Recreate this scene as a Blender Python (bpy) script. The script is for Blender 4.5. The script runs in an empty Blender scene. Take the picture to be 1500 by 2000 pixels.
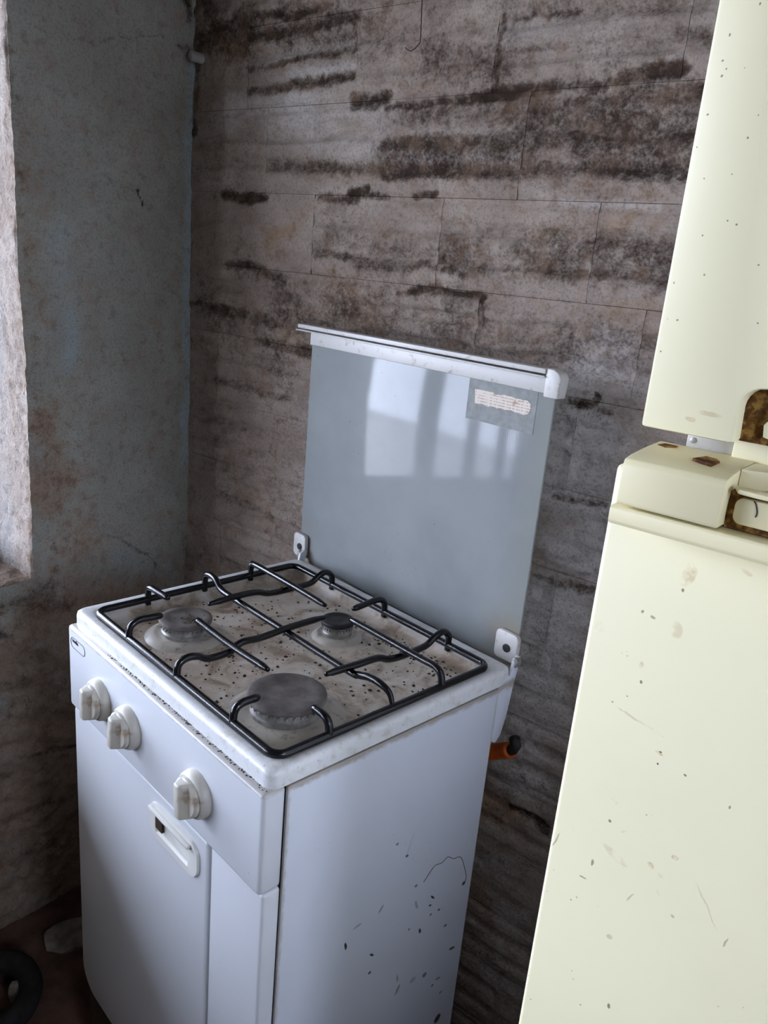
import bpy, bmesh, math, random
import numpy as np
from mathutils import Vector, Matrix

# ---------------------------------------------------------------- camera, light, exposure
SC = bpy.context.scene
COL = SC.collection
CAM_POS = (1.3369, -1.0460, 1.3872)
YAW, PITCH, ROLL, FPX = -0.6558, 0.2995, 0.0900, 1560.64
fw = Vector((math.sin(YAW)*math.cos(PITCH), math.cos(YAW)*math.cos(PITCH), -math.sin(PITCH)))
rt = fw.cross(Vector((0, 0, 1))).normalized(); up = rt.cross(fw)
r2 = rt*math.cos(ROLL) + up*math.sin(ROLL); u2 = up*math.cos(ROLL) - rt*math.sin(ROLL)
cd = bpy.data.cameras.new('camera'); cam = bpy.data.objects.new('camera', cd); COL.objects.link(cam)
cd.sensor_fit = 'HORIZONTAL'; cd.sensor_width = 36.0; cd.lens = FPX/1500*36.0; cd.clip_start = 0.02
m = Matrix((r2, u2, -fw)).transposed().to_4x4(); m.translation = CAM_POS
cam.matrix_world = m
SC.camera = cam

WORLD = bpy.data.worlds.new('overcast_sky'); SC.world = WORLD; WORLD.use_nodes = True
bgn = WORLD.node_tree.nodes['Background']
bgn.inputs['Color'].default_value = (0.82, 0.92, 1.18, 1); bgn.inputs['Strength'].default_value = 20.5

def portal(name, loc, rot, sx, sy):
    l = bpy.data.lights.new(name, 'AREA'); l.shape = 'RECTANGLE'; l.size = sx; l.size_y = sy
    l.cycles.is_portal = True
    o = bpy.data.objects.new(name, l); o.location = loc; o.rotation_euler = rot; COL.objects.link(o)
# window opening in the left wall and a smaller unseen one, inferred, in the right wall
LX, BY = -0.0256, 0.020                       # planes of the left and back walls
WY0, WY1, WZ0, WZ1, WT = -0.337, -2.40, 0.760, 2.02, 0.30  # left window extended toward the room front, added to brighten the fridge
SY0, SY1, SZ0, SZ1 = -0.90, -1.40, 1.25, 1.95
RX, RY, RZ = 2.6, -2.9, 2.5
portal('window_portal', (LX-WT-.01, (WY0+WY1)/2, (WZ0+WZ1)/2), (0, -math.pi/2, 0), WZ1-WZ0, WY0-WY1)
portal('side_window_portal', (RX+.21, (SY0+SY1)/2, (SZ0+SZ1)/2), (0, math.pi/2, 0), SZ1-SZ0, SY0-SY1)

vs = SC.view_settings
vs.view_transform = 'Standard'; vs.look = 'None'; vs.gamma = 1.0; vs.use_curve_mapping = False
vs.exposure = 0.0
SC.display_settings.display_device = 'sRGB'

# ---------------------------------------------------------------- stain, shade and pale lift layout (metres, on the surfaces)
BACK_GRIME_SHADE = [  # grime, plus painted shadow under the ledges at the block courses
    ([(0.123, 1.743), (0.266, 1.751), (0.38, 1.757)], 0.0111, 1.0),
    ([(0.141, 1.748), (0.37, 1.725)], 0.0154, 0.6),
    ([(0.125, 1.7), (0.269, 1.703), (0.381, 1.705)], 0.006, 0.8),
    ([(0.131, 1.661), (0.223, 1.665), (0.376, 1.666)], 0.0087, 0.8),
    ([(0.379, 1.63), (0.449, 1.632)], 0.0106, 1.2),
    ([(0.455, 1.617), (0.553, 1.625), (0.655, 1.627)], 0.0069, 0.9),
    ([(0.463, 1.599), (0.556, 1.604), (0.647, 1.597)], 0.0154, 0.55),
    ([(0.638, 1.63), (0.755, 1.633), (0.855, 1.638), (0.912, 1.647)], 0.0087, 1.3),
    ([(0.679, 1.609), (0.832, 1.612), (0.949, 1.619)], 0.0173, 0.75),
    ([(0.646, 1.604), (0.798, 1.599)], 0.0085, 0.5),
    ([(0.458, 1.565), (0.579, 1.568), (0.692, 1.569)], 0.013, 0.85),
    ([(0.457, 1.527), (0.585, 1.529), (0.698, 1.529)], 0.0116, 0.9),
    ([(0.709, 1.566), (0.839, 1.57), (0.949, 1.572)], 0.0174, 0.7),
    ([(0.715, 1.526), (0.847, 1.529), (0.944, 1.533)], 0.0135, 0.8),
    ([(0.193, 1.537), (0.331, 1.534), (0.444, 1.532)], 0.0113, 0.65),
    ([(0.07, 1.487), (0.186, 1.484)], 0.0095, 0.95),
    ([(0.32, 1.485), (0.405, 1.489)], 0.0086, 0.8),
    ([(0.392, 1.497), (0.428, 1.499)], 0.0067, 1.2),
    ([(0.429, 1.49), (0.47, 1.488)], 0.0058, 0.7),
    ([(0.526, 1.494), (0.566, 1.494)], 0.0055, 0.9),
    ([(0.319, 1.395), (0.437, 1.388)], 0.0087, 0.6),
    ([(0.415, 1.382), (0.574, 1.391)], 0.01, 0.6),
    ([(0.584, 1.39), (0.794, 1.399), (0.946, 1.401)], 0.0087, 0.65),
    ([(0.619, 1.413), (0.934, 1.435)], 0.0129, 0.4),
    ([(0.731, 1.434), (0.926, 1.441)], 0.007, 0.5),
    ([(0.09, 1.361), (0.163, 1.363), (0.24, 1.34)], 0.0106, 0.9),
    ([(0.106, 1.34), (0.206, 1.343)], 0.0135, 0.5),
    ([(0.508, 1.345), (0.588, 1.357), (0.669, 1.357)], 0.0056, 1.2),
    ([(0.532, 1.321), (0.655, 1.322)], 0.0242, 0.55),
    ([(0.666, 1.354), (0.674, 1.308)], 0.0039, 0.9),
    ([(-0.025, 1.278), (0.063, 1.279), (0.139, 1.265)], 0.0102, 0.7),
    ([(0.132, 1.274), (0.225, 1.259)], 0.0146, 0.65),
    ([(0.171, 1.22), (0.255, 1.223), (0.323, 1.223)], 0.0114, 0.75),
    ([(0.053, 1.135), (0.146, 1.129), (0.275, 1.126)], 0.01, 0.5),
    ([(0.078, 0.902), (0.159, 0.894), (0.235, 0.887)], 0.0126, 0.5),
    ([(0.25, 1.297), (0.353, 1.289), (0.448, 1.283)], 0.0343, 0.4),
    ([(0.182, 1.023), (0.313, 0.99)], 0.01, 0.35),
    ([(0.222, 0.851), (0.296, 0.85)], 0.0102, 0.4),
    ([(0.836, 1.222), (0.864, 1.223), (0.896, 1.218)], 0.0065, 0.7),
    ([(0.87, 1.235), (0.874, 1.232)], 0.0043, 1.1),
    ([(0.835, 1.08), (0.865, 1.079), (0.916, 1.086)], 0.006, 0.7),
    ([(0.824, 0.951), (0.852, 0.954), (0.914, 0.957)], 0.007, 0.75),
    ([(0.849, 0.537), (0.883, 0.534), (0.915, 0.524)], 0.0068, 1.0),
    ([(0.775, 0.515), (0.842, 0.551)], 0.0307, 0.3),
    ([(0.766, 0.424), (0.877, 0.448)], 0.0356, 0.3),
    ([(-0.006, 1.748), (0.059, 1.755), (0.12, 1.77)], 0.0259, 0.9),
    ([(-0.057, 1.825), (-0.044, 1.781)], 0.0134, 1.2),
    ([(-0.023, 1.728), (-0.014, 1.667), (-0.017, 1.596)], 0.0087, 0.8),
    ([(0.007, 1.569), (0.125, 1.55)], 0.0192, 0.3),
    ([(0.645, 1.749), (0.651, 1.711), (0.654, 1.633)], 0.0036, 0.8),
    ([(0.378, 1.749), (0.379, 1.706)], 0.0032, 0.8),
    ([(0.669, 1.728), (0.777, 1.722)], 0.0055, 0.6),
    ([(0.659, 1.688), (0.819, 1.681), (0.893, 1.679)], 0.0053, 0.45),
    ([(0.904, 1.688), (0.933, 1.68)], 0.0111, 0.6),
    ([(0.079, 1.778), (0.215, 1.78)], 0.0071, 0.9),
    ([(0.216, 1.772), (0.31, 1.774)], 0.0068, 0.9),
    ([(0.543, 1.7), (0.63, 1.713)], 0.0147, 0.35),
    ([(0.417, 1.682), (0.639, 1.654)], 0.0306, 0.28),
    ([(0.537, 1.276), (0.814, 1.281)], 0.0313, 0.4),
    ([(0.814, 1.281), (0.933, 1.256)], 0.0178, 0.3),
    ([(0.844, 0.838), (0.869, 0.9)], 0.0159, 0.25),
    ([(0.708, 1.582), (0.944, 1.582)], 0.0501, 0.62),
    ([(0.477, 1.606), (0.679, 1.606)], 0.0227, 0.5),
    ([(0.462, 1.555), (0.689, 1.546)], 0.0323, 0.55),
    ([(0.14, 1.756), (0.371, 1.714)], 0.0341, 0.45),
    ([(0.412, 1.732), (0.636, 1.674)], 0.0532, 0.48),
    ([(0.005, 1.649), (0.111, 1.532)], 0.0382, 0.35),
    ([(0.6, 1.416), (0.937, 1.419)], 0.0345, 0.55),
    ([(0.25, 1.297), (0.632, 1.319)], 0.0516, 0.55),
    ([(0.016, 1.274), (0.257, 1.186)], 0.0497, 0.45),
    ([(0.681, 1.302), (0.924, 1.303)], 0.0401, 0.5),
    ([(0.058, 0.986), (0.274, 0.95)], 0.0516, 0.35),
    ([(0.341, 1.426), (0.572, 1.406)], 0.0293, 0.35),
    ([(-0.015, 1.803), (0.101, 1.735)], 0.0464, 0.6),  # broad darkening of the top left corner
    ([(0.215, 1.788), (0.573, 1.75)], 0.0238, 0.4),
    ([(0.659, 1.741), (0.936, 1.712)], 0.0163, 0.45),
]
BACK_BLUE_LIFT = [
    ([(0.05, 1.612), (0.227, 1.611), (0.438, 1.589)], 0.0353, 0.61),
    ([(0.225, 1.639), (0.322, 1.636)], 0.0121, 0.68),
    ([(0.009, 1.514), (0.113, 1.506)], 0.0388, 0.34),
    ([(0.237, 1.473), (0.29, 1.441)], 0.0271, 0.41),
    ([(0.779, 1.487), (0.917, 1.487)], 0.0054, 0.54),
    ([(0.663, 1.716), (0.89, 1.662)], 0.0267, 0.34),
    ([(0.841, 1.167), (0.889, 1.124)], 0.037, 0.41),
    ([(0.85, 1.019), (0.893, 1.008)], 0.0381, 0.41),
    ([(0.842, 0.908), (0.893, 0.865)], 0.0315, 0.34),
    ([(0.316, 1.119), (0.315, 0.97)], 0.0289, 0.34),
    ([(0.543, 1.227), (0.733, 1.255)], 0.0241, 0.14),
    ([(0.143, 1.712), (0.371, 1.718)], 0.0069, 0.54),
    ([(0.145, 1.68), (0.374, 1.681)], 0.0069, 0.54),
    ([(0.101, 1.744), (0.368, 1.743)], 0.0043, 0.2),
    ([(0.47, 1.581), (0.691, 1.586)], 0.0061, 0.41),
    ([(0.463, 1.546), (0.697, 1.547)], 0.0054, 0.48),
    ([(0.235, 1.507), (0.403, 1.509)], 0.0157, 0.34),
    ([(0.058, 0.986), (0.065, 0.795)], 0.0272, 0.2),
    ([(0.767, 0.573), (0.795, 0.526)], 0.0177, 0.2),
    ([(0.826, 1.209), (0.875, 1.29), (0.919, 1.254)], 0.0286, 0.7),  # limewash whitened from here on to make up for light missing beside the fridge
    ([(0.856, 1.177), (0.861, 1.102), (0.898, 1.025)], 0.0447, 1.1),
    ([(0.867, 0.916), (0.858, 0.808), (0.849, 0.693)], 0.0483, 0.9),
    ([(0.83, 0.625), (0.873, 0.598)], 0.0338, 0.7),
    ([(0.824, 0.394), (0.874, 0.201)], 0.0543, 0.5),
]
BACK_BROWN = [
    ([(0.201, 1.411), (0.265, 1.448)], 0.0276, 0.7),
    ([(0.045, 1.748), (0.102, 1.727)], 0.0231, 0.9),
    ([(0.284, 1.524), (0.465, 1.532)], 0.017, 0.4),
    ([(0.691, 1.532), (0.916, 1.49)], 0.0207, 0.35),
    ([(0.572, 1.481), (0.916, 1.459)], 0.0215, 0.35),
    ([(0.348, 1.341), (0.445, 1.316)], 0.0352, 0.5),
    ([(0.018, 1.223), (0.083, 1.181)], 0.031, 0.3),
    ([(0.703, 1.45), (0.86, 1.457)], 0.0178, 0.3),
    ([(0.796, 0.516), (0.847, 0.513)], 0.0262, 0.9),
    ([(0.798, 0.355), (0.83, 0.285)], 0.0274, 0.6),
    ([(0.927, 1.364), (0.88, 1.345)], 0.0171, 0.5),
    ([(0.253, 1.251), (0.309, 1.212)], 0.0235, 0.5),
    ([(0.22, 0.894), (0.157, 0.932)], 0.0311, 0.5),
    ([(0.014, 0.78), (0.067, 0.737)], 0.028, 0.4),
]
LEFT_GRIME_SHADE = [
    ([(-0.301, 1.699), (-0.259, 1.695), (-0.185, 1.707), (-0.04, 1.748)], 0.0026, 0.5),
    ([(-0.343, 1.703), (-0.33, 1.469), (-0.312, 1.177), (-0.305, 0.89), (-0.294, 0.752)], 0.0089, 0.4),
    ([(-0.326, 1.177), (-0.287, 0.957), (-0.271, 0.821)], 0.0379, 0.35),
    ([(-0.306, 0.734), (-0.348, 0.714), (-0.406, 0.72)], 0.0233, 0.6),  # dark below the sill edge, painted in for its overhang shadow
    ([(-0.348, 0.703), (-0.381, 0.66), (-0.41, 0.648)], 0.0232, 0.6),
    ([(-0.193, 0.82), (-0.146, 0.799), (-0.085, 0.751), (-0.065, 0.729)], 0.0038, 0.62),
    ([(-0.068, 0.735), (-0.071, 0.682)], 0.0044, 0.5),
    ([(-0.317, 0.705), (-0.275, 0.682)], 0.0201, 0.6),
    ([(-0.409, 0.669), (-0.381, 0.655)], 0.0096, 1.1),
    ([(-0.376, 0.56), (-0.358, 0.485)], 0.025, 0.6),
    ([(-0.415, 0.564), (-0.399, 0.491)], 0.0196, 0.6),
    ([(-0.363, 0.376), (-0.309, 0.368), (-0.251, 0.353)], 0.0064, 0.9),
    ([(-0.427, 0.354), (-0.365, 0.346)], 0.0102, 0.8),
    ([(-0.412, 0.261), (-0.279, 0.239)], 0.0128, 0.6),
    ([(-0.406, 0.158), (-0.27, 0.128)], 0.0272, 0.6),
    ([(-0.104, 1.48), (-0.1, 1.454)], 0.0021, 1.2),
    ([(-0.204, 1.472), (-0.2, 1.464)], 0.0018, 1.0),
    ([(-0.42, 0.477), (-0.371, 0.433)], 0.008, 0.5),
    ([(0.015, 1.229), (0.015, 1.102)], 0.0043, 0.6),
    ([(0.009, 0.772), (0.031, 0.724)], 0.0115, 0.8),
    ([(-0.3, 0.879), (-0.239, 0.782)], 0.0297, 0.4),
    ([(0.006, 1.734), (0.024, 1.725)], 0.0077, 0.8),
    ([(-0.017, 1.737), (0.0, 1.737)], 0.0057, 0.9),
    ([(0.003, 1.816), (0.008, 1.785)], 0.0113, 0.9),
    ([(0.02, 1.65), (0.024, 1.615)], 0.0078, 0.8),
]
LEFT_BLUE = [
    ([(-0.261, 1.395), (-0.259, 1.175)], 0.0227, 0.6),
    ([(0.013, 1.71), (0.013, 1.466), (0.01, 1.166), (0.004, 0.948)], 0.0093, 1.2),
    ([(-0.147, 0.749), (-0.11, 0.693)], 0.0378, 0.5),
    ([(-0.277, 0.637), (-0.332, 0.616)], 0.0091, 1.3),
    ([(-0.3, 0.6), (-0.266, 0.623)], 0.0082, 1.2),
    ([(-0.372, 0.625), (-0.383, 0.607)], 0.0098, 0.8),
    ([(-0.18, 1.488), (-0.13, 1.268)], 0.0565, 0.35),
    ([(-0.025, 0.707), (-0.011, 0.685)], 0.0114, 0.9),
    ([(-0.327, 0.478), (-0.38, 0.477)], 0.0061, 0.9),
    ([(-0.309, 0.362), (-0.274, 0.389)], 0.0053, 0.8),
    ([(-0.072, 0.958), (-0.033, 0.839)], 0.0325, 0.3),
]
LEFT_BROWN = [
    ([(-0.298, 0.939), (-0.251, 0.774)], 0.0491, 0.8),
    ([(-0.322, 1.547), (-0.318, 1.349)], 0.017, 0.7),
    ([(-0.302, 1.084), (-0.287, 0.957)], 0.0236, 0.8),
    ([(-0.357, 0.508), (-0.367, 0.534)], 0.0301, 0.9),
    ([(-0.354, 0.585), (-0.292, 0.528)], 0.0406, 0.6),
    ([(-0.309, 0.659), (-0.35, 0.661)], 0.0139, 0.9),
    ([(-0.432, 0.272), (-0.368, 0.286)], 0.0413, 0.6),
    ([(-0.084, 0.96), (-0.072, 0.846)], 0.0321, 0.3),
    ([(-0.096, 1.268), (-0.072, 1.169)], 0.0403, 0.3),
    ([(-0.319, 1.332), (-0.309, 1.247)], 0.0176, 0.7),
]
SIDE_SPOTS = [
    (0.1348, 0.5436, 0.006, 0.002, 80, 1),
    (0.1861, 0.4958, 0.0056, 0.0016, 45, 1),
    (0.1856, 0.465, 0.0028, 0.0021, 0, 1),
    (0.3022, 0.5255, 0.0066, 0.0017, 50, 1),
    (0.2826, 0.4766, 0.0052, 0.0022, 75, 1),
    (0.3666, 0.3905, 0.0071, 0.003, 15, 1),
    (0.3533, 0.2586, 0.0073, 0.0085, 25, 1),
    (0.1531, 0.5647, 0.008, 0.002, -5, 0.4),
    (0.1949, 0.5672, 0.0027, 0.0067, 40, 0.5),
    (0.3065, 0.3789, 0.0046, 0.0046, 25, 0.8),
    (0.3406, 0.3485, 0.0055, 0.0018, 10, 0.9),
    (0.2801, 0.3872, 0.0068, 0.0051, 0, 0.35),
    (0.2479, 0.3914, 0.003, 0.0089, 25, 0.6),
    (0.2674, 0.5322, 0.0101, 0.0022, 70, 0.5),
    (0.2615, 0.5675, 0.0029, 0.0027, 25, 0.8),
    (0.2987, 0.5129, 0.0037, 0.0017, 25, 1),
    (0.3206, 0.4917, 0.003, 0.0017, 25, 0.9),
    (0.3028, 0.493, 0.0022, 0.0022, 25, 0.9),
    (0.3417, 0.4504, 0.0031, 0.0023, 0, 1),
    (0.2582, 0.4945, 0.0022, 0.0022, 25, 0.8),
    (0.3288, 0.3425, 0.0031, 0.0024, 0, 0.9),
    (0.352, 0.313, 0.0032, 0.0024, 0, 0.8),
    (0.3723, 0.5098, 0.0039, 0.0035, 25, 1),
    (0.2135, 0.6625, 0.0027, 0.002, 0, 0.7),
    (0.2357, 0.6321, 0.0034, 0.0021, 25, 0.9),
    (0.245, 0.4143, 0.0022, 0.0077, -10, 0.5),
    (0.2236, 0.8461, 0.0013, 0.0039, 25, 0.4),
    (0.2395, 0.6476, 0.0021, 0.0206, 15, 0.15),
]
SIDE_CRACK = [(0.2772, 0.5657), (0.2855, 0.5735), (0.2978, 0.5827), (0.3133, 0.5797), (0.3247, 0.5835), (0.3397, 0.5729), (0.3553, 0.5674), (0.3672, 0.5454), (0.3764, 0.5198), (0.3734, 0.5101)]
FRIDGE_SPOTS = [
    (1.2017, 1.2164, 0.0045, 0.0084, 20, 0.45, 0),
    (1.2019, 1.2234, 0.0026, 0.0045, 0, 0.35, 0),
    (1.2009, 1.1787, 0.0046, 0.006, 0, 0.3, 0),
    (1.1849, 1.182, 0.002, 0.001, 10, 0.6, 1),
    (1.1773, 1.183, 0.001, 0.001, 0, 0.7, 1),
    (1.2006, 1.2055, 0.001, 0.0013, 0, 0.8, 1),
    (1.1856, 1.135, 0.001, 0.0014, 0, 0.8, 1),
    (1.184, 1.1459, 0.0014, 0.0031, 0, 0.4, 0),
    (1.1904, 1.1057, 0.0192, 0.001, 14, 0.35, 0),
    (1.2071, 1.0897, 0.0031, 0.0014, 20, 0.6, 0),
    (1.208, 1.0909, 0.001, 0.0007, 0, 1, 1),
    (1.1817, 1.0413, 0.0073, 0.0015, 40, 0.35, 0),
    (1.1917, 0.9966, 0.0111, 0.0033, 22, 0.3, 0),
    (1.1951, 1.0207, 0.0018, 0.0044, 30, 0.4, 0),
    (1.232, 1.0181, 0.0024, 0.0021, 0, 0.8, 0),
    (1.2175, 1.0036, 0.0018, 0.0029, -30, 0.5, 0),
    (1.2255, 0.9999, 0.0021, 0.0021, 0, 0.5, 0),
    (1.2262, 0.985, 0.0014, 0.0032, 0, 0.35, 0),
    (1.1777, 0.9813, 0.0011, 0.0026, 0, 0.7, 1),
    (1.1725, 0.9641, 0.0031, 0.0008, 0, 0.6, 1),
    (1.1842, 1.021, 0.0015, 0.0011, 30, 0.8, 1),
    (1.226, 1.0825, 0.001, 0.001, 0, 0.8, 1),
    (1.2086, 0.9703, 0.0007, 0.0051, 20, 0.35, 1),
    (1.2387, 0.9734, 0.0014, 0.0011, 0, 0.4, 1),
    (1.2001, 0.9283, 0.0026, 0.0019, 0, 0.3, 1),
    (1.2099, 0.8696, 0.0012, 0.0023, 0, 0.8, 1),
    (1.2566, 1.0739, 0.0007, 0.0016, 10, 0.7, 1),
    (1.2742, 0.9763, 0.0007, 0.0044, 15, 0.5, 1),
    (1.3015, 0.9598, 0.0023, 0.0013, -30, 0.4, 0),
    (1.1471, 0.9837, 0.0008, 0.007, 15, 0.5, 1),
    (1.1508, 1.1601, 0.0042, 0.0071, 0, 0.2, 0),
    (1.2579, 0.995, 0.0007, 0.0172, -35, 0.2, 1),
    (1.2349, 1.2286, 0.0037, 0.0015, 20, 0.3, 0),
    (1.2081, 1.0809, 0.0007, 0.0007, 0, 1, 1),
]
FREEZER_SPOTS = [
    (1.1763, 1.5362, 0.0005, 0.0008, 0, 0.8, 1),
    (1.1636, 1.5228, 0.0005, 0.0009, 0, 0.8, 1),
    (1.1616, 1.5099, 0.0005, 0.0005, 0, 0.8, 1),
    (1.1631, 1.5027, 0.0007, 0.0007, 0, 0.8, 1),
    (1.1647, 1.5059, 0.0005, 0.0005, 0, 0.8, 1),
    (1.1594, 1.4838, 0.0007, 0.0007, 0, 0.8, 1),
    (1.1747, 1.506, 0.0003, 0.0003, 0, 0.8, 1),
    (1.1565, 1.4665, 0.0004, 0.0005, 0, 0.8, 1),
    (1.1836, 1.4705, 0.0007, 0.0005, 0, 0.8, 1),
    (1.1864, 1.4825, 0.0003, 0.0005, 0, 0.8, 1),
    (1.1641, 1.4494, 0.0005, 0.0005, 0, 0.8, 1),
    (1.1871, 1.4253, 0.0007, 0.0007, 0, 0.8, 1),
    (1.1822, 1.4271, 0.0005, 0.0005, 0, 0.8, 1),
    (1.1702, 1.419, 0.0006, 0.0006, 0, 0.8, 1),
    (1.2036, 1.4048, 0.0005, 0.0005, 0, 0.8, 1),
    (1.1746, 1.3974, 0.0006, 0.0006, 0, 0.8, 1),
    (1.1581, 1.3917, 0.0004, 0.0008, 0, 0.8, 1),
    (1.1644, 1.3705, 0.0006, 0.0006, 0, 0.8, 1),
    (1.1575, 1.351, 0.0006, 0.0006, 0, 0.8, 1),
    (1.1798, 1.4522, 0.0004, 0.0004, 0, 0.8, 1),
    (1.1936, 1.3187, 0.0077, 0.0015, 0, 0.35, 0),
    (1.1839, 1.3132, 0.0031, 0.0016, 0, 0.35, 0),
    (1.2098, 1.3734, 0.0005, 0.0005, 0, 0.8, 1),
]
# ---------------------------------------------------------------- numpy noise
rng = np.random.RandomState(7)
PERM = rng.permutation(512).astype(np.int64); GRAD = rng.rand(512)
def vnoise(x, y, z):
    xi = np.floor(x).astype(np.int64); yi = np.floor(y).astype(np.int64); zi = np.floor(z).astype(np.int64)
    fx, fy, fz = x-xi, y-yi, z-zi
    fx = fx*fx*(3-2*fx); fy = fy*fy*(3-2*fy); fz = fz*fz*(3-2*fz)
    def h(a, b, c): return GRAD[PERM[(PERM[(PERM[a & 511] + b) & 511] + c) & 511]]
    r = 0
    for dx in (0, 1):
        for dy in (0, 1):
            for dz in (0, 1):
                w = (fx if dx else 1-fx)*(fy if dy else 1-fy)*(fz if dz else 1-fz)
                r = r + w*h(xi+dx, yi+dy, zi+dz)
    return r*2-1
def fbm(x, y, z, oct=4, lac=2.1, g=.5):
    a, s, t = 1.0, 0.0, 0.0
    for i in range(oct):
        s = s + a*vnoise(x+i*17.3, y+i*5.1, z+i*9.7); t += a; a *= g; x, y, z = x*lac, y*lac, z*lac
    return s/t
def sstep(a, b, x):
    t = np.clip((x-a)/(b-a), 0, 1); return t*t*(3-2*t)
def strokes(u, v, lst, soft=1.0):
    """soft mask of a list of stain and tone strokes on a wall"""
    out = np.zeros_like(u)
    u0, v0 = u, v
    u = u0+.010*fbm(u0*14, v0*14, u0*0+31, 3)+.004*fbm(u0*70, v0*70, u0*0+32, 2)
    v = v0+.007*fbm(u0*16, v0*16, u0*0+33, 3)+.004*fbm(u0*70, v0*70, u0*0+34, 2)
    amp = np.clip(.86+.65*fbm(u0*13, v0*22, u0*0+35, 4), .3, 1.2)
    for pts, hw, s in lst:
        x0 = min(p[0] for p in pts)-4*hw; x1 = max(p[0] for p in pts)+4*hw
        z0 = min(p[1] for p in pts)-4*hw; z1 = max(p[1] for p in pts)+4*hw
        sel = (u > x0) & (u < x1) & (v > z0) & (v < z1)
        if not sel.any(): continue
        uu, vv = u[sel], v[sel]; d = np.full(uu.shape, 9.0)
        P = pts if len(pts) > 1 else pts*2
        for a, b in zip(P[:-1], P[1:]):
            ax, az, bx_, bz = a[0], a[1], b[0], b[1]
            L2 = (bx_-ax)**2+(bz-az)**2+1e-12
            t = np.clip(((uu-ax)*(bx_-ax)+(vv-az)*(bz-az))/L2, 0, 1)
            d = np.minimum(d, np.hypot(uu-ax-t*(bx_-ax), vv-az-t*(bz-az)))
        m = s*(1-sstep(.0, 1.9*hw*soft, d))**.75*amp[sel]*1.2
        out[sel] = np.maximum(out[sel], m)
    return out

# ---------------------------------------------------------------- object helpers
def setp(o, **k):
    for a, b in k.items(): o[a] = b
    return o
def link(name, me, mat=None, parent=None, smooth=False):
    o = bpy.data.objects.new(name, me); COL.objects.link(o)
    if mat is not None: me.materials.append(mat)
    if parent is not None: o.parent = parent
    if smooth:
        me.polygons.foreach_set('use_smooth', [True]*len(me.polygons))
    return o
def empty(name, loc, rz, label, cat, group=None):
    o = bpy.data.objects.new(name, None); COL.objects.link(o); o.location = loc; o.rotation_euler = (0, 0, rz)
    o.empty_display_size = .05
    setp(o, label=label, category=cat)
    if group: o['group'] = group
    return o
def from_bm(name, bm, mat, parent=None, smooth=False, angle=None):
    me = bpy.data.meshes.new(name); bm.normal_update(); bm.to_mesh(me); bm.free()
    o = link(name, me, mat, parent)
    if smooth or angle:
        me.polygons.foreach_set('use_smooth', [True]*len(me.polygons))
        if angle: me.set_sharp_from_angle(angle=math.radians(angle))
    return o
def box_bm(x0, x1, y0, y1, z0, z1, bev=0, seg=2, bm=None):
    new = bmesh.new()
    bmesh.ops.create_cube(new, size=1)
    for v in new.verts:
        v.co = ((x0+x1)/2+v.co.x*(x1-x0), (y0+y1)/2+v.co.y*(y1-y0), (z0+z1)/2+v.co.z*(z1-z0))
    if bev: bmesh.ops.bevel(new, geom=new.edges[:], offset=bev, segments=seg, profile=.5, affect='EDGES')
    if bm is None: return new
    me = bpy.data.meshes.new('tmp'); new.to_mesh(me); new.free(); bm.from_mesh(me); bpy.data.meshes.remove(me)
    return bm
def box(name, dims, mat, parent=None, bev=0, seg=2):
    return from_bm(name, box_bm(*dims, bev=bev, seg=seg), mat, parent, angle=40 if bev else None)
def prism_bm(pts, axis, a, b, bev=0, seg=2):
    """polygon pts (2-d) extruded along axis from a to b; axis 1: pts are (x,z); axis 0: pts are (y,z); axis 2: (x,y)"""
    bm = bmesh.new()
    def co(p, t): return (p[0], t, p[1]) if axis == 1 else ((t, p[0], p[1]) if axis == 0 else (p[0], p[1], t))
    va = [bm.verts.new(co(p, a)) for p in pts]; vb = [bm.verts.new(co(p, b)) for p in pts]
    n = len(pts)
    bm.faces.new(va); bm.faces.new(vb[::-1])
    for i in range(n): bm.faces.new((va[i], vb[i], vb[(i+1) % n], va[(i+1) % n]))
    bmesh.ops.recalc_face_normals(bm, faces=bm.faces[:])
    if bev:
        ed = [e for e in bm.edges if e.calc_face_angle(0) > .5]
        bmesh.ops.bevel(bm, geom=ed, offset=bev, segments=seg, profile=.5, affect='EDGES')
    return bm
def lathe_bm(prof, cx, cy, cz, n=48, axis='z', bm=None, tilt=None):
    bm = bm or bmesh.new(); rings = []
    for r, h in prof:
        ring = []
        for i in range(n):
            a = 2*math.pi*i/n
            if axis == 'z': p = (cx+r*math.cos(a), cy+r*math.sin(a), cz+h)
            else: p = (cx+r*math.cos(a), cy-h, cz+r*math.sin(a))
            ring.append(bm.verts.new(p))
        rings.append(ring)
    for a, b in zip(rings[:-1], rings[1:]):
        for i in range(n): bm.faces.new((a[i], a[(i+1) % n], b[(i+1) % n], b[i]))
    bm.faces.new(rings[-1]); bm.faces.new(rings[0][::-1])
    bmesh.ops.recalc_face_normals(bm, faces=bm.faces[:])
    return bm
def crom(P, step=.004):
    P = [Vector(p) for p in P]; out = []
    Q = [P[0]*2-P[1]]+P+[P[-1]*2-P[-2]]
    for i in range(1, len(Q)-2):
        n = max(2, int((Q[i+1]-Q[i]).length/step))
        for k in range(n):
            t = k/n; a, b, c, d = Q[i-1], Q[i], Q[i+1], Q[i+2]
            out.append(.5*((2*b)+(c-a)*t+(2*a-5*b+4*c-d)*t*t+(3*b-a-3*c+d)*t**3))
    out.append(P[-1]); return out
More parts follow.
